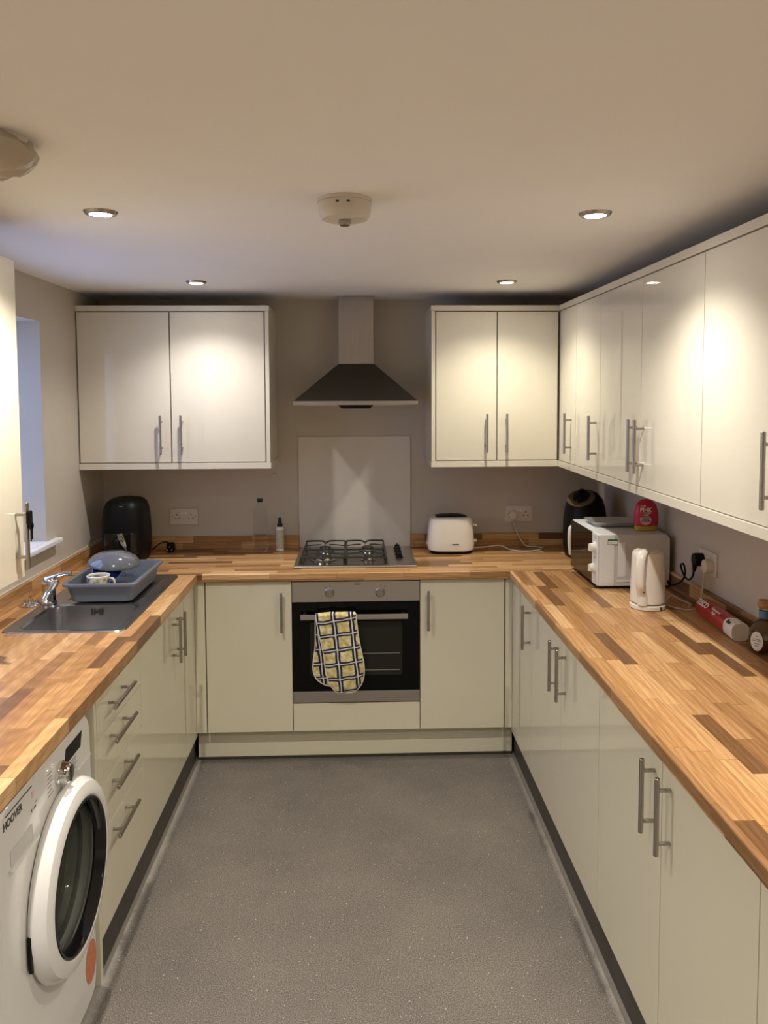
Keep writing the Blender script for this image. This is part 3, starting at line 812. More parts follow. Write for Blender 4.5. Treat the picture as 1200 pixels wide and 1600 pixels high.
c = thing('mixer_tap', (-1.205, -1.085, WZ+0.004), 'chrome single-lever mixer tap behind the sink bowl', 'tap')
tx, ty, tz = -1.222, -1.10, WZ+0.004
bm = nb(); lathe(bm, [(0, 0), (0.029, 0), (0.029, 0.005), (0.025, 0.010), (0.0245, 0.060), (0.026, 0.066), (0.026, 0.088), (0.021, 0.096), (0, 0.099)], (tx, ty, tz), seg=32); obj('body', bm, 'chrome', c)
bm = nb(); tube(bm, [(tx+0.010, ty-0.010, tz+0.072), (tx+0.035, ty-0.030, tz+0.088), (tx+0.048, ty-0.070, tz+0.090), (tx+0.050, ty-0.13, tz+0.075), (tx+0.050, ty-0.175, tz+0.055)], lambda t: 0.0165-0.003*t, 14, 6, flat=(1.0, 0.8)); obj('spout', bm, 'chrome', c)
bm = nb(); tube(bm, [(tx-0.015, ty+0.002, tz+0.096), (tx+0.02, ty+0.008, tz+0.104), (tx+0.055, ty+0.018, tz+0.112), (tx+0.080, ty+0.022, tz+0.112)], lambda t: 0.010+0.003*t, 12, 4, flat=(1.1, 0.75)); obj('lever', bm, 'chrome', c)
bm = nb()
lathe(bm, [(0, 0.0), (0.040, 0.0), (0.041, 0.003), (0.030, 0.012), (0.012, 0.016), (0, 0.016)], (-1.262, -1.185, WZ+0.0055), seg=30)
cyl(bm, (-1.262, -1.185, WZ+0.02), (-1.262, -1.185, WZ+0.038), 0.005, seg=12)
for k in range(12):
    t = 2*PI*k/12
    box(bm, -1.262+0.027*math.cos(t)-0.003, -1.262+0.027*math.cos(t)+0.003, -1.185+0.027*math.sin(t)-0.003, -1.185+0.027*math.sin(t)+0.003, WZ+0.015, WZ+0.023, 0.001)
bmesh.ops.translate(bm, vec=(-0.030, 0.07, -0.0048), verts=bm.verts)
tag(obj('sink_strainer', bm, 'chrome'), 'round metal sink strainer lying on the worktop between sink and wall', 'strainer')

# ------------------------------------------------------------------ dish tub and its load
c = thing('dish_tub', (-1.02, -0.92, WZ+0.005), 'grey plastic dish drainer tub standing on the sink drainer', 'dish drainer')
bm = nb(); tcx, tcy = -1.012, -0.930
def tr(w, h, z, r=0.025): return [Vector((tcx+x, tcy+y, z)) for x, y in rrect(w, h, r, 5)]
zt0, zt1 = WZ+0.014, 1.000
loft(bm, [tr(0.235, 0.39, zt0), tr(0.262, 0.43, zt1-0.012), tr(0.290, 0.460, zt1-0.010, 0.03), tr(0.290, 0.460, zt1-0.002, 0.03), tr(0.286, 0.456, zt1, 0.03), tr(0.258, 0.425, zt1, 0.025), tr(0.254, 0.42, zt1-0.006), tr(0.228, 0.382, zt0+0.006)])
obj('tub', bm, 'tub', c)
bm = nb()
for k in range(7):
    y = tcy-0.17+k*0.055
    tube(bm, [(tcx-0.10, y, zt0+0.010), (tcx-0.10, y, zt0+0.045), (tcx-0.09, y, zt0+0.05), (tcx-0.08, y, zt0+0.01)], 0.0025, 6, 2)
box(bm, tcx-0.105, tcx+0.105, tcy-0.185, tcy+0.185, zt0+0.0065, zt0+0.0105, 0.001)
obj('rack_insert', bm, 'tub_in', c)
bm = nb()
for sx in (-1, 1):
    for k in (-1, 0, 1):
        bm = nb(); box(bm, tcx+sx*0.09-0.012, tcx+sx*0.09+0.012, tcy+k*0.16-0.012, tcy+k*0.16+0.012, WZ+0.0055, zt0-0.0003, 0.002); obj('foot', bm, 'black_plastic', c)

bm = nb()
f = frame_to((0.06, -0.03, 1))
pr = [(0.103, 0.0), (0.106, 0.004), (0.101, 0.018), (0.086, 0.036), (0.060, 0.049), (0.03, 0.055), (0, 0.056)]
lathe(bm, pr + [], (-1.018, -0.930, 1.028), seg=48, frame=f)
lathe(bm, [(0.101, 0.001), (0.097, 0.016), (0.082, 0.033), (0.056, 0.046), (0, 0.052)], (-1.018, -0.930, 1.028), seg=48, frame=f)
tag(obj('bowl', bm, 'grey_bowl', sharp=1.2), 'large dark grey bowl lying upside down on top of the dish tub', 'bowl')
bm = nb(); f = frame_to((0.15, -0.75, 0.75))
lathe(bm, [(0, 0), (0.028, 0), (0.045, 0.014), (0.058, 0.04), (0.056, 0.041), (0.042, 0.016), (0, 0.006)], (-1.030, -0.975, 0.993), seg=36, frame=f)
tag(obj('blue_bowl', bm, 'blue'), 'small blue patterned bowl tucked under the grey bowl in the tub', 'bowl')
c = thing('mug', (-1.035, -1.070, 0.949), 'white-rimmed patterned mug standing at the front of the dish tub', 'mug')
bm = nb(); lathe(bm, [(0, 0), (0.036, 0), (0.041, 0.006), (0.044, 0.050), (0.044, 0.066), (0.041, 0.066), (0.040, 0.01), (0, 0.008)], (-1.035, -1.078, 0.951), seg=40); obj('cup', bm, 'mug', c)
bm = nb(); lathe(bm, [(0.0442, 0.061), (0.0448, 0.0665), (0.0425, 0.0685), (0.0402, 0.0665), (0.0402, 0.0605)], (-1.035, -1.078, 0.951), seg=40); obj('rim', bm, 'white_gloss', c)
bm = nb(); tube(bm, [(-0.992, -1.081, 1.007), (-0.974, -1.086, 1.004), (-0.968, -1.088, 0.984), (-0.976, -1.086, 0.967), (-0.993, -1.081, 0.963)], 0.0045, 10, 5); obj('handle', bm, 'mug', c)
# fork standing up behind the bowl
c = Matrix
def fork(name, base, tip, label, m='chrome', tines=True):
    b = nb(); base = Vector(base); tip = Vector(tip); d = (tip-base); L = d.length; d.normalize()
    x = Vector((0.95, 0.3, 0.1)); x = (x-d*x.dot(d)).normalized()
    tube(b, [base, base+d*L*0.35, base+d*L*0.68], lambda t: 0.0042-0.0018*t, 8, 3, flat=(1.5, 0.45), up=x)
    p = base+d*L*0.68
    if tines:
        n = x.cross(d)
        tube(b, [p, p+d*0.012+n*0.003, p+d*0.030+n*0.004], lambda t: 0.003+0.0085*t, 10, 4, flat=(1.0, 0.16), up=n)
        for k in range(4):
            o_ = x*((k-1.5)*0.0058)
            tube(b, [p+d*0.028+n*0.004+o_*0.9, p+d*0.050+n*0.002+o_, p+d*(L*0.32)-n*0.003+o_], lambda t: 0.0017-0.0007*t, 6, 3)
    else:
        tube(b, [p, p+d*L*0.12, p+d*L*0.22, p+d*L*0.31], lambda t: 0.003+0.012*math.sin(min(t, 0.97)*PI), 10, 4, flat=(1.0, 0.2), up=x)
    return tag(obj(name, b, m), label, 'cutlery')
fork('fork', (-0.955, -0.80, 0.935), (-1.03, -0.81, 1.135), 'steel fork standing prongs up behind the grey bowl')
fork('spoon', (-0.925, -1.03, 0.932), (-0.975, -0.93, 1.008), 'steel spoon leaning inside the right side of the dish tub', tines=False)

# ------------------------------------------------------------------ air fryer on the left
c = thing('air_fryer', (-1.165, -0.25, WZ), 'tall black air fryer in the left corner of the back worktop', 'air fryer')
bm = nb(); ax, ay = -1.163, -0.245
prof = [(0.0006, .092, .115), (0.012, .100, .124), (0.06, .107, .132), (0.14, .1085, .134), (0.21, .106, .130), (0.26, .100, .122), (0.290, .090, .108), (0.306, .070, .085), (0.313, .040, .05)]
loft(bm, [ring(ax, ay, WZ+z, a, b_, 3.2) for z, a, b_ in prof]); obj('body', bm, 'black_plastic', c)
bm = nb(); loft(bm, [ring(ax, ay-0.052, WZ+0.04, .086, .085, 3.0), ring(ax, ay-0.055, WZ+0.044, .089, .087, 3.0), ring(ax, ay-0.055, WZ+0.148, .090, .087, 3.0), ring(ax, ay-0.052, WZ+0.152, .086, .085, 3.0)])
bk = obj('basket_drawer', bm, 'black_gloss', c)
bm = nb(); tube(bm, [(ax, ay-0.135, WZ+0.13), (ax, ay-0.175, WZ+0.13), (ax, ay-0.188, WZ+0.118), (ax, ay-0.188, WZ+0.07)], 0.014, 12, 4, flat=(1.2, 0.7)); obj('handle', bm, 'black_plastic', bk)
f = frame_to((0, -0.45, 0.9))
for kx, kz, ky, ch in ((0.004, 0.2965, -0.092, 1), (0.050, 0.2945, -0.070, 0)):
    bm = nb(); lathe(bm, [(0, 0), (0.020, 0), (0.020, 0.008), (0.016, 0.015), (0, 0.015)], (ax+kx, ay+ky, WZ+kz-0.012), seg=28, frame=f); kk = obj('knob', bm, 'black_gloss', c)
    bm = nb(); lathe(bm, [(0.0205, 0.004), (0.0225, 0.004), (0.0225, 0.007), (0.0205, 0.007)], (ax+kx, ay+ky, WZ+kz-0.012), seg=28, frame=f); obj('chrome_ring', bm, 'chrome', kk)
# its lead and plug lying on the worktop
c = thing('power_lead', (-0.99, -0.10, WZ), 'black lead and plug lying loose beside the left air fryer', 'cable')
bm = nb(); tube(bm, [(-1.07, -0.13, WZ+0.02), (-1.04, -0.09, WZ+0.045), (-1.01, -0.075, WZ+0.05), (-0.985, -0.08, WZ+0.035)], 0.0035, 8, 6); obj('lead', bm, 'black_plastic', c)
bm = nb(); box(bm, -1.005, -0.963, -0.105, -0.070, WZ+0.001, WZ+0.05, 0.010, 3); pg = obj('plug', bm, 'black_plastic', c)
bm = nb()
for dx, dz, w in ((-0.011, 0.017, 0.006), (0.011, 0.017, 0.006), (0, 0.033, 0.004)): box(bm, -0.984+dx-w/2, -0.984+dx+w/2, -0.122, -0.1051, WZ+dz-0.002, WZ+dz+0.002)
obj('pins', bm, 'chrome', pg)

# ------------------------------------------------------------------ bottles on the back worktop
c = thing('water_bottle', (-0.515, -0.11, WZ), 'clear plastic bottle with a green cap against the back wall', 'bottle')
bx, by = -0.512, -0.105
prof = [(0, 0.001), (0.030, 0.001), (0.036, 0.006)]
for k in range(14):
    z = 0.012+k*0.0135; prof += [(0.0365, z), (0.0352, z+0.0045), (0.0352, z+0.0065), (0.0365, z+0.0105)]
prof += [(0.036, 0.205), (0.030, 0.228), (0.020, 0.246), (0.0135, 0.254), (0.0135, 0.262), (0, 0.262)]
bm = nb(); lathe(bm, prof, (bx, by, WZ), seg=36); obj('bottle_body', bm, 'pet', c)
bm = nb(); cyl(bm, (bx, by, WZ+0.2625), (bx, by, WZ+0.281), 0.0148, seg=24, bev=0.001); obj('cap', bm, 'green_cap', c)
c = thing('spray_bottle', (-0.415, -0.09, WZ), 'small white printed spray bottle with a dark green top beside the hob', 'bottle')
bx, by = -0.412, -0.085
bm = nb(); lathe(bm, [(0, 0.0006), (0.020, 0.0006), (0.022, 0.003), (0.022, 0.118), (0.018, 0.126), (0.012, 0.129), (0, 0.129)], (bx, by, WZ), seg=28); obj('bottle_body', bm, 'white_plastic', c)
bm = nb(); lathe(bm, [(0.0223, 0.012), (0.0226, 0.012), (0.0226, 0.112), (0.0223, 0.112)], (bx, by, WZ), seg=28); obj('printed_label', bm, 'label_cream', c)
bm = nb(); lathe(bm, [(0, 0.1292), (0.0145, 0.1292), (0.0145, 0.142), (0.010, 0.146), (0.009, 0.168), (0.007, 0.176), (0, 0.177)], (bx, by, WZ), seg=24)
box(bm, bx-0.004, bx+0.004, by-0.018, by, WZ+0.162, WZ+0.170, 0.001); obj('spray_top', bm, 'green_cap', c)

# ------------------------------------------------------------------ toaster
c = thing('toaster', (0.48, -0.16, WZ), 'white two-slice toaster on the back worktop right of the hob', 'toaster')
tx, ty = 0.482, -0.165
bm = nb(); pro = [(0.010, .100, .070), (0.020, .118, .080), (0.05, .122, .083), (0.12, .117, .080), (0.165, .112, .077), (0.180, .106, .072), (0.188, .092, .058)]
loft(bm, [ring(tx, ty, WZ+z, a, b_, 3.6, 56) for z, a, b_ in pro]); obj('body', bm, 'kettle', c)
bm = nb(); loft(bm, [ring(tx, ty, WZ+0.0006, .105, .072, 3.6), ring(tx, ty, WZ+0.012, .112, .076, 3.6)]); obj('base', bm, 'black_plastic', c)
bm = nb(); fr = Matrix(((1, 0, 0), (0, 0, 1), (0, 1, 0)))
prism(bm, [(-0.080, -0.006), (0.078, -0.006), (0.080, 0.002), (0.05, 0.009), (0.0, 0.012), (-0.05, 0.010), (-0.082, 0.005)], -0.045, 0.02, fr, (tx+0.002, ty, WZ+0.189)); obj('slot_plate', bm, 'black_plastic', c)
bm = nb()
for sx, z in ((1, 0.145), (1, 0.063)): 
    cyl(bm, (tx+0.112, ty-0.02, WZ+z), (tx+0.135, ty-0.02, WZ+z), 0.006, 0.010, 14)
cyl(bm, (tx-0.112, ty-0.02, WZ+0.05), (tx-0.128, ty-0.02, WZ+0.05), 0.005, 0.007, 12)
obj('lever', bm, 'chrome', c)
bm = nb(); box(bm, tx+0.000, tx+0.035, ty-0.0845, ty-0.0805, WZ+0.052, WZ+0.056); obj('brand_mark', bm, 'dark_print', c)
c = thing('toaster_lead', (0.75, -0.1, WZ), 'white toaster lead with plug in the socket above the back worktop', 'cable')
bm = nb(); tube(bm, [(tx+0.115, ty-0.005, WZ+0.02), (0.66, -0.16, WZ+0.022), (0.75, -0.14, WZ+0.025), (0.80, -0.16, WZ+0.006), (0.86, -0.20, WZ+0.005), (0.92, -0.19, WZ+0.005), (0.975, -0.14, WZ+0.006), (0.95, -0.10, WZ+0.008), (0.90, -0.08, WZ+0.010),
                     (0.875, -0.06, WZ+0.04), (0.855, -0.045, WZ+0.08), (0.84, -0.035, WZ+0.13), (0.838, -0.032, WZ+0.145)], 0.0036, 8, 6); obj('lead', bm, 'lead_white', c)
bm = nb(); f = frame_to((0, -1, 0)); prism(bm, [(0.022*math.cos(t*PI/4+PI/8), 0.024*math.sin(t*PI/4+PI/8)) for t in range(8)], 0.0, 0.026, f, (0.838, -0.0095, 1.078), 0.003); obj('plug', bm, 'socket', c)

def socket(name, o, xdir, out, label, holes=(0, 1)):
    """UK double socket: plate, two sets of three holes, two rockers"""
    B_ = basis(o, xdir, out); yv = Vector((B_[0][1], B_[1][1], B_[2][1])); sgn = 1 if yv.z > 0 else -1
    c = thing(name, o, label, 'socket', 'double wall sockets')
    b = nb(); prism(b, rrect(0.147, 0.087, 0.005, 4), 0.0004, 0.009, B_.to_3x3(), o, 0.002); obj('face_plate', b, 'socket', c)
    b = nb(); F = B_.to_3x3()
    def rc(cx, cy, w, h): prism(b, [(cx-w/2, cy-h/2), (cx+w/2, cy-h/2), (cx+w/2, cy+h/2), (cx-w/2, cy+h/2)], 0.0091, 0.0095, F, o)
    for s in (-1, 1):
        if (s+1)//2 in holes:
            rc(s*0.037, 0.010, 0.005, 0.009); rc(s*0.037-0.011, -0.010, 0.008, 0.0045); rc(s*0.037+0.011, -0.010, 0.008, 0.0045)
        prism(b, [(s*0.060+0.0025*math.cos(t*PI/4), 0.002+0.0025*math.sin(t*PI/4)) for t in range(8)], 0.0091, 0.0095, F, o)
    if holes: obj('socket_holes', b, 'hole', c)
    b = nb()
    for s in (-1, 1): prism(b, [(s*0.010-0.006, 0.010), (s*0.010+0.006, 0.010), (s*0.010+0.006, 0.026), (s*0.010-0.006, 0.026)], 0.0091, 0.0118, F, o, 0.001)
    obj('rocker_switch', b, 'white_plastic', c)
    return c
socket('wall_socket', (-0.930, 0.0, 1.084), (1, 0, 0), (0, -1, 0), 'empty white double socket on the back wall beside the left air fryer')
socket('wall_socket', (0.875, 0.0, 1.083), (1, 0, 0), (0, -1, 0), 'white double socket on the back wall with one white plug', holes=(1,))
socket('wall_socket', (XR, -1.285, 1.088), (0, -1, 0), (-1, 0, 0), 'white double socket on the right wall with a black and a white plug', holes=())
bm = nb(); box(bm, -0.452, -0.437, -0.02, -0.0005, 1.30, 1.306, 0.002); cyl(bm, (-0.452, -0.015, 1.306), (-0.458, -0.02, 1.312), 0.003, seg=10)
tag(obj('cable_clip', bm, 'white_plastic'), 'tiny white cable clip on the back wall below the left wall cabinet', 'clip')

# ------------------------------------------------------------------ right corner: air fryer, microwave
c = thing('air_fryer', (1.15, -0.33, WZ), 'black air fryer with bronze top panel behind the microwave', 'air fryer')
bm = nb(); ax, ay = 1.150, -0.30
pro = [(0.0006, .085, .10), (0.015, .098, .115), (0.08, .104, .125), (0.18, .102, .122), (0.25, .094, .112), (0.295, .080, .095), (0.322, .058, .066), (0.333, .03, .034)]
loft(bm, [ring(ax, ay, WZ+z, a, b_, 2.5) for z, a, b_ in pro]); obj('body', bm, 'black_plastic', c)
bm = nb(); f = frame_to((-0.38, -0.42, 0.82)); oo = (ax-0.030, ay-0.045, WZ+0.285)
lathe(bm, [(0, 0.012), (0.066, 0.012), (0.072, 0.016), (0.072, 0.022), (0.067, 0.024), (0, 0.026)], oo, seg=40, frame=f, sx=1.0, sy=0.86)
tp = obj('control_panel', bm, 'bronze', c)
for dx, dy in ((-0.018, -0.028), (0.022, 0.030)):
    bm = nb(); p = Vector(oo)+f @ Vector((0, 0, 0.026)) + Vector((dx, dy, 0.0)) - f.col[2]*Vector((dx, dy, 0)).dot(f.col[2])
    lathe(bm, [(0, 0), (0.017, 0), (0.015, 0.016), (0, 0.017)], p, seg=24, frame=f); obj('knob', bm, 'black_plastic', c)
bm = nb(); tube(bm, [(ax-0.085, ay-0.09, WZ+0.165), (ax-0.105, ay-0.125, WZ+0.165), (ax-0.112, ay-0.135, WZ+0.15), (ax-0.112, ay-0.135, WZ+0.09), (ax-0.105, ay-0.13, WZ+0.035)], 0.0115, 12, 5); obj('handle', bm, 'kettle', c)

c = thing('microwave', (1.165, -0.775, WZ), 'white microwave oven on the right-hand worktop, its dark door facing left', 'microwave')
mx0, mx1, my0, my1, mz0, mz1 = 1.003, 1.312, -0.985, -0.575, WZ+0.012, 1.143
bm = nb(); prism(bm, [(mx0+0.055, mz0), (mx1, mz0+0.0), (mx1, mz0+0.06), (mx1, mz1-0.02), (mx1-0.015, mz1-0.003), (mx0+0.055, mz1-0.003)], my0+0.004, my1-0.002, Matrix(((1, 0, 0), (0, 0, 1), (0, 1, 0))), (0, 0, 0), 0.003); obj('body', bm, 'grey_metal', c)
bm = nb(); box(bm, mx0+0.006, mx0+0.075, my0, my1, mz0, mz1, 0.006, 3); ff = obj('front_frame', bm, 'mw_white', c)
bm = nb(); box(bm, mx0+0.012, mx0+0.060, my0-0.0018, my0-0.0002, mz0+0.012, mz0+0.032, 0.0006); box(bm, mx0+0.084, mx0+0.24, my0+0.0008, my0+0.0038, mz0+0.018, mz0+0.026, 0.0006); box(bm, mx0+0.088, mx0+0.12, my0+0.0008, my0+0.0038, mz0+0.04, mz1-0.035, 0.0008)
obj('side_ribs', bm, 'mw_white', c)
bm = nb(); box(bm, mx0, mx0+0.0055, my0+0.078, my1-0.001, mz0+0.003, mz1-0.003, 0.0015); dd = obj('door', bm, 'mw_glass', c)
bm = nb(); box(bm, mx0-0.001, mx0+0.0054, my0+0.001, my0+0.076, mz0+0.003, mz1-0.003, 0.002); cp = obj('control_panel', bm, 'mw_white', c)
for kz in (1.082, 0.995):
    bm = nb(); lathe(bm, [(0, 0), (0.024, 0), (0.024, 0.004), (0.019, 0.006), (0.017, 0.020), (0.014, 0.022), (0, 0.022)], (mx0-0.0012, my0+0.038, kz), seg=28, frame=frame_to((-1, 0, 0)))
    box(bm, mx0-0.028, mx0-0.022, my0+0.035, my0+0.041, kz-0.015, kz+0.015, 0.001); obj('knob', bm, 'white_plastic', cp)
bm = nb()
for ky, kz in ((0.030, 1.122), (0.046, 1.035), (0.030, 1.040)):
    bm = nb(); cyl(bm, (mx0-0.0017, my0+ky, kz), (mx0-0.001, my0+ky, kz), 0.0028, seg=10); obj('dial_mark', bm, 'dark_print', cp)
bm = nb(); box(bm, 1.045, 1.088, my0-0.0007, my0-0.0001, 1.100, 1.122)
st = obj('sticker', bm, 'white_print', c)
bm = nb(); box(bm, 1.045, 1.088, my0-0.0012, my0-0.0008, 1.115, 1.122); box(bm, 1.045, 1.0465, my0-0.0012, my0-0.0008, 1.100, 1.115); box(bm, 1.0865, 1.088, my0-0.0012, my0-0.0008, 1.100, 1.115); box(bm, 1.045, 1.088, my0-0.0012, my0-0.0008, 1.0995, 1.101)
box(bm, 1.052, 1.081, my0-0.0012, my0-0.0008, 1.106, 1.108)
obj('sticker_print', bm, 'green_print', st)
bm = nb()
for fx, fy in ((mx0+0.03, my0+0.03), (mx0+0.03, my1-0.03), (mx1-0.03, my0+0.03), (mx1-0.03, my1-0.03)): cyl(bm, (fx, fy, WZ+0.0006), (fx, fy, mz0-0.0002), 0.012, seg=16)
obj('feet', bm, 'black_plastic', c)
bm = nb(); box(bm, mx0+0.012, mx1-0.01, my0+0.008, my1-0.008, mz0-0.007, mz0-0.0004); obj('underside', bm, 'black_plastic', c)
bm = nb(); zt = mz1+0.0008
loft(bm, [[Vector((x, y, z)) for x, y in rrect(w, h, 0.012, 4, 1.160, -0.735)] for w, h, z in ((0.205, 0.125, zt), (0.235, 0.155, zt+0.018), (0.245, 0.165, zt+0.0185), (0.245, 0.165, zt+0.0205), (0.231, 0.151, zt+0.020), (0.202, 0.122, zt+0.003))])
tag(obj('metal_tray', bm, 'silver'), 'shallow silver tray lying on top of the microwave', 'tray')
# cream cleaner bottle
c = thing('cleaner_bottle', (1.243, -0.87, mz1), 'domed pink cleaner bottle with a yellow foot on top of the microwave', 'bottle')
px, py, pz = 1.243, -0.885, mz1-0.0022
bm = nb(); loft(bm, [ring(px, py, pz+z, a, b_, 2.4, 40) for z, a, b_ in ((0.022, .0500, .027), (0.03, .0525, .029), (0.06, .0535, .030), (0.085, .051, .029), (0.108, .044, .026), (0.124, .033, .021), (0.134, .018, .013), (0.137, .006, .005))]); pb = obj('bottle_body', bm, 'pink', c)
bm = nb(); loft(bm, [ring(px, py, pz+z, a, b_, 2.4, 40) for z, a, b_ in ((0.0006, .042, .022), (0.004, .046, .025), (0.0215, .0498, .0268))]); obj('cap', bm, 'yellow', c)
bm = nb(); prism(bm, [(0.024*math.cos(t*PI/12), 0.022*math.sin(t*PI/12)) for t in range(24)], 0.0, 0.0018, Matrix(((1, 0, 0), (0, 0, -1), (0, 1, 0))), (px-0.012, py-0.0295, pz+0.050)); lb = obj('round_label', bm, 'pink_light', pb)
lettering('lettering', 'PINK', 0.026, basis((px-0.012, py-0.0305, pz+0.092), (1, 0, 0.0), (0, -1, 0.12)), 'white_print', pb, 0.0006, 0.0004, 0.9)
lettering('lettering', 'THE', 0.011, basis((px-0.022, py-0.0285, pz+0.109), (1, 0, 0.0), (0, -1, 0.15)), 'white_print', pb, 0.0006, 0.0002)
lettering('lettering', 'STUFF', 0.011, basis((px-0.006, py-0.0315, pz+0.078), (1, 0, 0.0), (0, -1, 0.05)), 'white_print', pb, 0.0006, 0.0002)
lettering('lettering', 'MIRACLE\nCREAM\nCLEANER', 0.0095, basis((px-0.012, py-0.0318, pz+0.055), (1, 0, 0), (0, -1, 0)), 'dark_print', pb, 0.0003, 0.0003)

# ------------------------------------------------------------------ kettle
kx, ky = 1.112, -1.265
c = thing('kettle', (kx, ky, WZ), 'white plastic jug kettle on the right-hand worktop in front of the microwave', 'kettle')
bm = nb(); lathe(bm, [(0, 0.0006), (0.064, 0.0006), (0.067, 0.004), (0.067, 0.016), (0.062, 0.020), (0, 0.020)], (kx, ky, WZ), seg=48); obj('base', bm, 'kettle', c)
bm = nb(); lathe(bm, [(0, 0.0225), (0.060, 0.0225), (0.0655, 0.028), (0.0655, 0.050), (0.063, 0.120), (0.0605, 0.200), (0.059, 0.212), (0.054, 0.219), (0, 0.219)], (kx, ky, WZ), seg=56); obj('body', bm, 'kettle', c)
bm = nb(); lathe(bm, [(0, 0.2195), (0.047, 0.2195), (0.045, 0.2235), (0, 0.226)], (kx, ky, WZ), seg=40); obj('lid', bm, 'kettle', c)
hd = Vector((-0.62, -0.78, 0)).normalized(); sd = Vector((-hd.y, hd.x, 0))
O = Vector((kx, ky, WZ))
bm = nb(); tube(bm, [O+hd*0.030+Vector((0, 0, 0.222)), O+hd*0.058+Vector((0, 0, 0.224)), O+hd*0.082+Vector((0, 0, 0.212)), O+hd*0.094+Vector((0, 0, 0.180)), O+hd*0.096+Vector((0, 0, 0.135)), O+hd*0.090+Vector((0, 0, 0.095)), O+hd*0.066+Vector((0, 0, 0.070))], lambda t: 0.0165-0.003*t, 14, 6, flat=(1.15, 0.62)); obj('handle', bm, 'kettle', c)
bm = nb(); tube(bm, [O+hd*0.050+Vector((0, 0, 0.026)), O+hd*0.056+Vector((0, 0, 0.06)), O+hd*0.052+Vector((0, 0, 0.10)), O+hd*0.046+Vector((0, 0, 0.12))], lambda t: 0.024-0.012*t, 16, 5); obj('switch_housing', bm, 'kettle', c)
bm = nb(); tube(bm, [O+hd*0.078-sd*0.010+Vector((0, 0, 0.082)), O+hd*0.084+Vector((0, 0, 0.086)), O+hd*0.078+sd*0.012+Vector((0, 0, 0.076))], 0.0045, 10, 4); obj('switch', bm, 'black_plastic', c)
bm = nb(); P_ = O+Vector((0.028, -0.062, 0.004)); box(bm, P_.x-0.004, P_.x+0.004, P_.y-0.003, P_.y+0.004, P_.z, P_.z+0.012, 0.0008); obj('base_mark', bm, 'dark_print', c)
sx_ = XR-0.009
c = thing('kettle_lead', (1.22, -1.3, WZ), 'white kettle lead looping from the kettle to the right wall socket', 'cable')
bm = nb(); tube(bm, [(kx+0.068, ky-0.005, WZ+0.010), (1.195, -1.275, WZ+0.005), (1.225, -1.318, WZ+0.005), (1.265, -1.325, WZ+0.005), (1.295, -1.312, WZ+0.025), (1.303, -1.312, WZ+0.07), (1.303, -1.32, WZ+0.11), (1.303, -1.325, WZ+0.145)], 0.0034, 8, 8)
tube(bm, [(kx+0.068, ky+0.002, WZ+0.010), (1.20, -1.225, WZ+0.012), (1.235, -1.185, WZ+0.024), (1.262, -1.205, WZ+0.014), (1.285, -1.255, WZ+0.006), (1.262, -1.295, WZ+0.009)], 0.0034, 8, 8)
obj('lead', bm, 'lead_white', c)
bm = nb(); prism(bm, [(0.024*math.cos(t*PI/8), 0.026*math.sin(t*PI/8)) for t in range(16)], 0.0, 0.030, frame_to((-1, 0, 0)), (sx_-0.0005, -1.325, 1.080), 0.003); obj('plug', bm, 'socket', c)
c = thing('microwave_lead', (1.30, -1.2, WZ), 'black microwave lead and plug in the right wall socket', 'cable')
bm = nb(); tube(bm, [(1.296, -1.252, 1.055), (1.300, -1.235, 1.025), (1.302, -1.20, 1.000), (1.302, -1.16, 1.000), (1.300, -1.135, 1.020), (1.298, -1.125, 1.04), (1.300, -1.145, 1.05), (1.304, -1.155, 1.02), (1.304, -1.14, 0.99), (1.300, -1.10, 0.96), (1.295, -1.03, 0.935), (1.300, -0.992, 0.945)], 0.0040, 8, 6); obj('lead', bm, 'black_plastic', c)
bm = nb(); prism(bm, [(0.024*math.cos(t*PI/8), 0.026*math.sin(t*PI/8)) for t in range(16)], 0.0, 0.038, frame_to((-1, 0, 0)), (sx_-0.0005, -1.252, 1.090), 0.005)
tube(bm, [(1.300, -1.252, 1.075), (1.297, -1.252, 1.045)], lambda t: 0.011-0.005*t, 10, 3); obj('plug', bm, 'black_plastic', c)

# ------------------------------------------------------------------ red roll
A0 = Vector((1.283, -1.360, WZ+0.031)); A1 = Vector((1.262, -1.695, WZ+0.031)); ad = (A1-A0).normalized(); side = ad.cross(Vector((0, 0, 1))).normalized()
c = thing('foil_roll', tuple((A0+A1)/2-Vector((0, 0, 0.031))), 'red wrapped kitchen roll pack lying against the right-hand upstand', 'food wrap')
def hexring(p, r, seg=32):
    # rounded square section of a soft carton
    return [p + side*(r*math.copysign(abs(math.cos(2*PI*k/seg))**0.72, math.cos(2*PI*k/seg))) + Vector((0, 0, r*math.copysign(abs(math.sin(2*PI*k/seg))**0.72, math.sin(2*PI*k/seg)))) for k in range(seg)]
bm = nb(); Lr = (A1-A0).length
loft(bm, [hexring(A0+ad*t*Lr, 0.0303*s) for t, s in ((0, 0.3), (0.005, 0.75), (0.03, 0.97), (0.06, 1.0), (0.5, 0.99), (0.79, 1.0))]); rl = obj('wrapper', bm, 'red', c)
bm = nb(); loft(bm, [hexring(A0+ad*t*Lr, 0.0305*s) for t, s in ((0.7905, 1.0), (0.985, 1.0), (0.995, 0.96), (0.99, 0.3))]); obj('paper_end', bm, 'white_print', c)
def onroll(t, ang, r=0.0308):
    n = (side*math.cos(ang)+Vector((0, 0, 1))*math.sin(ang)) if side.x < 0 else (-side*math.cos(ang)+Vector((0, 0, 1))*math.sin(ang))
    return basis(A0+ad*t*Lr+n*r, ad, n)
lettering('lettering', 'TESCO', 0.030, onroll(0.20, 0.8, 0.0352), 'white_print', rl, 0.0006, 0.0006)
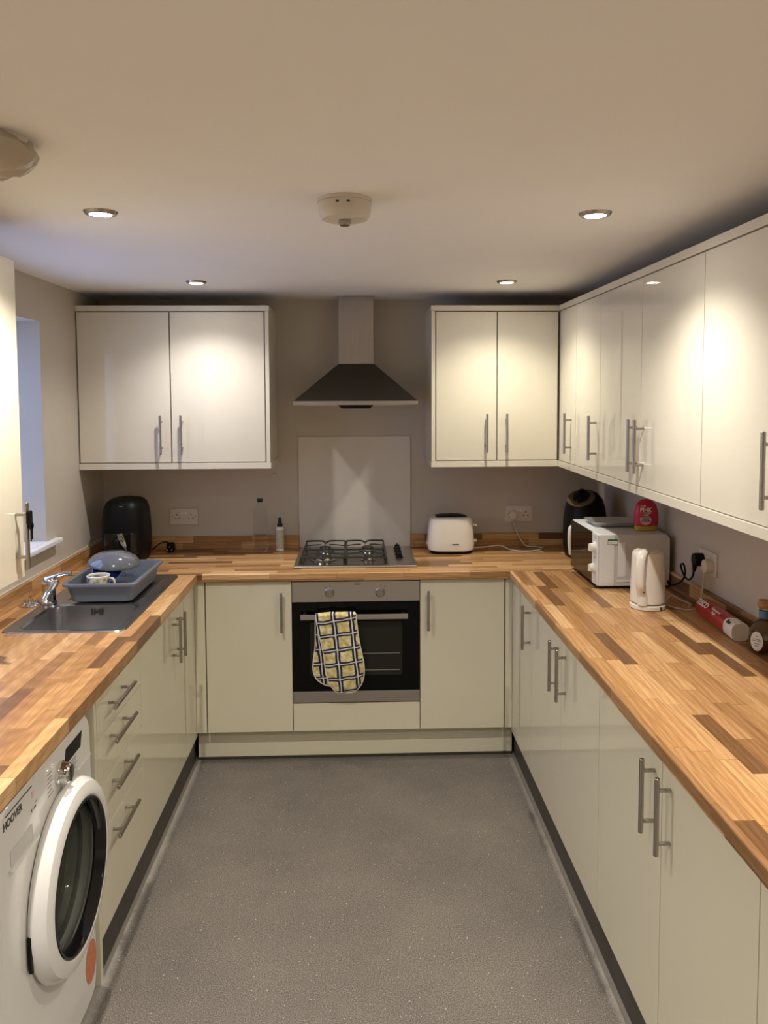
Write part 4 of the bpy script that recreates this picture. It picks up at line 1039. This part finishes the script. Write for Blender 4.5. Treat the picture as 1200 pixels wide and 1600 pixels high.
lettering('lettering', 'Greaseproof', 0.0135, onroll(0.53, 0.98, 0.0347), 'white_print', rl, 0.0006, 0.0002)
lettering('lettering', 'Paper', 0.0135, onroll(0.53, 0.62, 0.0347), 'white_print', rl, 0.0006, 0.0002)
lettering('lettering', '8m', 0.022, onroll(0.885, 0.8, 0.0354), 'dark_print', c, 0.0006, 0.0004)

# ------------------------------------------------------------------ round bottle with cork
c = thing('decanter_bottle', (1.279, -1.80, WZ), 'round glass bottle with cork stopper and oval white label at the right edge', 'bottle')
qx, qy = 1.287, -1.795
bm = nb(); lathe(bm, [(0, 0.0006), (0.030, 0.0006), (0.043, 0.010), (0.049, 0.035), (0.047, 0.065), (0.036, 0.090), (0.020, 0.102), (0.0165, 0.108), (0.0165, 0.138), (0.019, 0.142), (0, 0.142)], (qx, qy, WZ), seg=40, sx=0.93, sy=1.0)
gb = obj('bottle_body', bm, 'clear_glass', c)
bm = nb(); lathe(bm, [(0, 0.004), (0.028, 0.004), (0.039, 0.012), (0.0445, 0.035), (0.0440, 0.050), (0, 0.050)], (qx, qy, WZ), seg=40, sx=0.92, sy=1.0); obj('drink', bm, 'amber', c)
bm = nb(); lathe(bm, [(0.0168, 0.110), (0.0172, 0.110), (0.0172, 0.134), (0.0168, 0.134)], (qx, qy, WZ), seg=28); obj('neck_label', bm, 'blue_label', c)
bm = nb(); lathe(bm, [(0, 0.1425), (0.015, 0.1425), (0.021, 0.145), (0.0225, 0.156), (0.019, 0.166), (0, 0.168)], (qx, qy, WZ), seg=28); obj('cork', bm, 'cork', c)
ld = Vector((-0.80, -0.60, 0)).normalized(); mt = basis(Vector((qx, qy, WZ+0.044))+ld*0.0478, Vector((0.60, -0.80, 0)), ld)
bm = nb(); prism(bm, [(0.022*math.cos(t*PI/16), 0.033*math.sin(t*PI/16)) for t in range(32)], -0.003, 0.0005, mt.to_3x3(), mt.translation); lo = obj('label_border', bm, 'dark_print', c)
bm = nb(); prism(bm, [(0.0195*math.cos(t*PI/16), 0.0305*math.sin(t*PI/16)) for t in range(32)], 0.0006, 0.0012, mt.to_3x3(), mt.translation); obj('oval_label', bm, 'white_print', c)
bm = nb()
for dy, w in ((0.016, 0.008), (0.006, 0.024), (0.001, 0.026), (-0.008, 0.018), (-0.015, 0.014)):
    prism(bm, [(-w/2, dy-0.0012), (w/2, dy-0.0012), (w/2, dy+0.0012), (-w/2, dy+0.0012)], 0.0013, 0.0016, mt.to_3x3(), mt.translation)
obj('label_print', bm, 'grey_print', c)

# ------------------------------------------------------------------ washing machine
WF = -0.765                      # plane of the front
c = thing('washing_machine', (-1.05, -2.28, 0), 'white front-loading washing machine with a round chrome-glass door', 'washing machine')
wy0, wy1 = -2.572, -1.988
bm = nb(); box(bm, -1.32, WF-0.262, wy0+0.002, wy1-0.002, 0.012, 0.845, 0.003); obj('body', bm, 'white_gloss', c)
bm = nb()
# front moulding with a round opening
seg = 64; yc, zc = -2.212, 0.494
outer = []
for k in range(seg):
    t = 2*PI*k/seg; cc, s = math.cos(t), math.sin(t)
    # square outline with rounded corners in y, z
    hw = (wy1-wy0)/2; y = (wy0+wy1)/2; z0_, z1_ = 0.014, 0.847; zm = (z0_+z1_)/2; hh = (z1_-z0_)/2
    e = 2/14
    outer.append((y+hw*math.copysign(abs(cc)**e, cc), zm+hh*math.copysign(abs(s)**e, s)))
inner = [(yc+0.205*math.cos(2*PI*k/seg), zc+0.205*math.sin(2*PI*k/seg)) for k in range(seg)]
def yz(lst, x): return [Vector((x, y, z)) for y, z in lst]
loft(bm, [yz(outer, WF-0.260), yz(outer, WF-0.010), yz([(y+(-0.010 if y > yc else 0.010)*1.0, z+(-0.008 if z > 0.43 else 0.008)) for y, z in outer], WF), yz(inner, WF), yz([(yc+(y-yc)*0.98, zc+(z-zc)*0.98) for y, z in inner], WF-0.022)], (False, False))
obj('front_panel', bm, 'white_gloss', c)
fY = Matrix(((0, 0, 1), (1, 0, 0), (0, 1, 0)))       # local x->y, y->z, z->x (outwards)
bm = nb(); lathe(bm, [(0.2005, -0.022), (0.180, -0.030), (0.176, -0.050), (0.190, -0.065), (0.185, -0.235), (0.175, -0.250), (0, -0.252)], (WF, yc, zc), seg=48, frame=fY); obj('drum', bm, 'drum', c)
# door: ring, hinge, handle, glass
bm = nb(); lathe(bm, [(0.205, 0.003), (0.234, 0.003), (0.238, 0.010), (0.234, 0.028), (0.224, 0.042), (0.206, 0.048), (0.192, 0.049), (0.184, 0.044), (0.176, 0.012), (0.190, 0.006)], (WF, yc, zc), seg=72, frame=fY)
dr = obj('door', bm, 'white_gloss', c)
bm = nb(); lathe(bm, [(0.1838, 0.0448), (0.1865, 0.0490), (0.1815, 0.0495), (0.1775, 0.040), (0.172, 0.014), (0.176, 0.0115)], (WF, yc, zc), seg=72, frame=fY); obj('door_seal', bm, 'black_gloss', dr)
bm = nb(); lathe(bm, [(0, -0.082), (0.08, -0.080), (0.125, -0.070), (0.148, -0.040), (0.158, -0.005), (0.170, 0.014), (0.176, 0.018), (0.173, 0.021), (0.160, 0.016), (0.153, -0.003), (0.142, -0.038), (0.120, -0.065), (0.078, -0.075), (0, -0.077)], (WF, yc, zc), seg=64, frame=fY); obj('glass_bowl', bm, 'washer_glass', dr)
bm = nb()
a0, a1 = math.radians(8), math.radians(62); n = 14
outl = [(0.1775*math.cos(a0+(a1-a0)*k/n), 0.1775*math.sin(a0+(a1-a0)*k/n)) for k in range(n+1)]
chord = [(0.128+0.018*math.sin(PI*k/6), 0.028+0.105*k/6) for k in range(7)]
poly = [outl[0]] + outl[1:] + [(0.095, 0.142), (0.118, 0.105), (0.134, 0.07), (0.142, 0.035)]
prism(bm, poly, 0.030, 0.040, fY, (WF, yc, zc), 0.002); obj('door_handle', bm, 'handle_grey', dr)
bm = nb()
prism(bm, [(-0.2385, -0.075), (-0.2330, -0.09), (-0.2280, -0.09), (-0.2335, 0.0), (-0.2385, 0.0)], 0.0035, 0.012, fY, (WF, yc, zc)); obj('hinge', bm, 'black_plastic', dr)
# fascia details
def fas(name, pts, m, h=0.0012, par=c, b=0.0):
    bm = nb(); prism(bm, [(y, z) for y, z in pts], 0.0002, h, fY, (WF, 0, 0), b); return obj(name, bm, m, par)
fas('display', [(-2.190, 0.772), (-2.075, 0.772), (-2.062, 0.812), (-2.178, 0.812)], 'display')
bm = nb(); lathe(bm, [(0, 0), (0.030, 0), (0.030, 0.006), (0.027, 0.010), (0.025, 0.026), (0.021, 0.030), (0, 0.030)], (WF+0.0003, -2.225, 0.772), seg=36, frame=fY); kn = obj('programme_dial', bm, 'chrome', c)
bm = nb(); box(bm, WF+0.0305, WF+0.033, -2.2275, -2.2225, 0.750, 0.794, 0.001); obj('dial_pointer', bm, 'dark_print', kn)
fas('drawer_recess', [(-2.510, 0.735), (-2.395, 0.735), (-2.390, 0.700), (-2.495, 0.688), (-2.512, 0.705)], 'grey_metal')
fas('drawer_lip', [(-2.520, 0.690), (-2.375, 0.690), (-2.375, 0.697), (-2.520, 0.697)], 'white_gloss', 0.010, b=0.002)
fas('top_line', [(-2.528, 0.822), (-2.392, 0.822), (-2.392, 0.8245), (-2.528, 0.8245)], 'dark_print')
fas('seam_line', [(-2.10, 0.716), (-2.000, 0.716), (-2.000, 0.7185), (-2.10, 0.7185)], 'white_print', 0.003)
lettering('brand_lettering', 'HOOVER', 0.0245, basis((WF+0.0004, -2.492, 0.803), (0, 1, 0), (1, 0, 0)), 'dark_print', c, 0.0004, 0.0006, 0.95)
bm = nb()
random.seed(3)
for row in range(6):
    for side_, y0 in ((0, -2.300), (1, -2.160)):
        w = 0.022+0.012*random.random()
        prism(bm, [(y0, 0.800-row*0.011), (y0+w, 0.800-row*0.011), (y0+w, 0.802-row*0.011), (y0, 0.802-row*0.011)] if side_ == 0 else [(y0, 0.762-row*0.006), (y0+w*1.8, 0.762-row*0.006), (y0+w*1.8, 0.764-row*0.006), (y0, 0.764-row*0.006)], 0.0002, 0.0008, fY, (WF, 0, 0))
for yy in (-2.375,): prism(bm, [(yy, 0.775), (yy+0.012, 0.775), (yy+0.012, 0.777), (yy, 0.777)], 0.0002, 0.0008, fY, (WF, 0, 0))
lettering('energy_mark', 'A+++', 0.013, basis((WF+0.0004, -2.385, 0.765), (0, 1, 0), (1, 0, 0)), 'dark_print', c, 0.0003)
obj('programme_print', bm, 'grey_print', c)
fas('pink_mark', [(-2.392, 0.795), (-2.380, 0.795), (-2.380, 0.808), (-2.392, 0.808)], 'pink_light')
bm = nb(); prism(bm, [(0.043*math.cos(t*PI/16), 0.060*math.sin(t*PI/16)) for t in range(32)], 0.0002, 0.0009, fY, (WF, -2.042, 0.130))
tag(obj('round_sticker', bm, 'orange', c), 'orange oval sticker')
bm = nb()
for fx in (-1.27, WF-0.06):
    for fy in (wy0+0.05, wy1-0.05):
        bm = nb(); cyl(bm, (fx, fy, 0.0), (fx, fy, 0.0118), 0.02, seg=16); obj('foot', bm, 'black_plastic', c)

c = thing('tumble_dryer', (-1.05, -2.9, 0), 'white appliance cut off by the left edge, next to the washing machine', 'appliance')
bm = nb(); box(bm, -1.32, WF-0.022, -3.19, -2.598, 0.012, 0.845, 0.003); obj('body', bm, 'white_gloss', c)
bm = nb(); box(bm, WF-0.0215, WF+0.004, -3.192, -2.596, 0.014, 0.846, 0.010, 3); obj('front_panel', bm, 'white_gloss', c)
bm = nb(); box(bm, WF+0.0045, WF+0.012, -2.68, -2.612, 0.452, 0.462, 0.002); obj('door_catch', bm, 'black_plastic', c)
bm = nb(); box(bm, -1.3, -0.82, -3.17, -2.62, 0.0, 0.0115); obj('feet', bm, 'black_plastic', c)

# ------------------------------------------------------------------ ceiling fittings
def alarm(x, y, lab, r=0.070, film=False):
    c = thing('smoke_alarm', (x, y, H), lab, 'smoke alarm')
    bm = nb(); lathe(bm, [(0, -0.0005), (r*1.03, -0.0005), (r*1.03, -0.010), (0, -0.010)], (x, y, H), seg=48); obj('mounting_base', bm, 'alarm', c)
    bm = nb(); lathe(bm, [(0, -0.0105), (r, -0.0105), (r, -0.030), (r*0.97, -0.034), (r*0.95, -0.042 if film else -0.044), (r*0.86, -0.047 if film else -0.052), (r*0.3, -0.049 if film else -0.055), (0, -0.049 if film else -0.055)], (x, y, H), seg=48); obj('cover', bm, 'alarm', c)
    if not film: bm = nb(); lathe(bm, [(0, -0.0553), (0.016, -0.0553), (0.016, -0.066), (0.013, -0.069), (0, -0.069)], (x, y-0.010, H), seg=24); obj('sensor_cage', bm, 'nickel', c)
    bm = nb()
    for a in (-0.35, 0.05): 
        px_, py_ = x+(r+0.0002)*math.sin(a+0.1), y-(r+0.0002)*math.cos(a+0.1)
        box(bm, px_-0.004, px_+0.004, py_-0.001, py_+0.001, H-0.022, H-0.017)
    obj('indicator_slots', bm, 'dark_print', c)
    if film:
        bm = nb(); R = []
        for h, rr_ in ((-0.002, 1.03), (-0.012, 1.08), (-0.028, 1.16), (-0.048, 1.15), (-0.066, 1.05), (-0.082, 0.86), (-0.088, 0.5), (-0.088, 0.1)):
            R.append([Vector((x+r*rr_*(1+0.035*math.sin(5*t+h*70)+0.02*math.sin(13*t-h*40))*math.cos(t), y+r*rr_*(1+0.035*math.sin(5*t+h*70)+0.02*math.sin(11*t+h*90))*math.sin(t), H+h*0.66+0.003*math.sin(7*t)-0.003)) for t in [2*PI*k/72 for k in range(72)]])
        loft(bm, R, (False, True)); obj('plastic_film', bm, 'film', c)
    return c
alarm(-0.028, -2.135, 'white round heat alarm on the ceiling above the middle of the room', 0.068)
alarm(-0.735, -2.60, 'smoke alarm wrapped in creased plastic film at the left edge of the ceiling', 0.092, True)
NM = ['the left foreground, near the wrapped smoke alarm', 'the right foreground, beside the right-hand wall cabinets', 'in front of the left wall cabinet', 'in front of the wall cabinet above the toaster',
      'behind the camera on the left', 'behind the camera on the right', 'far behind the camera on the left', 'far behind the camera on the right']
for i, (x, y, colr, w) in enumerate(DOWNLIGHTS):
    c = thing('downlight', (x, y, H), 'round recessed ceiling downlight ' + ('in ' if i < 2 else '') + NM[i], 'downlight', 'recessed ceiling downlights')
    bm = nb(); lathe(bm, [(0.030, -0.0010), (0.0302, -0.0085), (0.033, -0.0100), (0.041, -0.008), (0.0455, -0.0005), (0.030, -0.0005)], (x, y, H), seg=40); obj('trim_ring', bm, 'nickel', c)
    bm = nb(); lathe(bm, [(0, -0.0022), (0.0298, -0.0022), (0.0298, -0.0008), (0, -0.0008)], (x, y, H), seg=36); obj('lens', bm, 'glow', c)
    ld_ = bpy.data.lights.new('downlight_bulb', 'SPOT'); ld_.energy = w; ld_.color = colr
    ld_.spot_size = math.radians(130); ld_.spot_blend = 1.0; ld_.shadow_soft_size = 0.014
    lo = bpy.data.objects.new('bulb', ld_); lo.location = (0, 0, -0.030); link(lo, c)
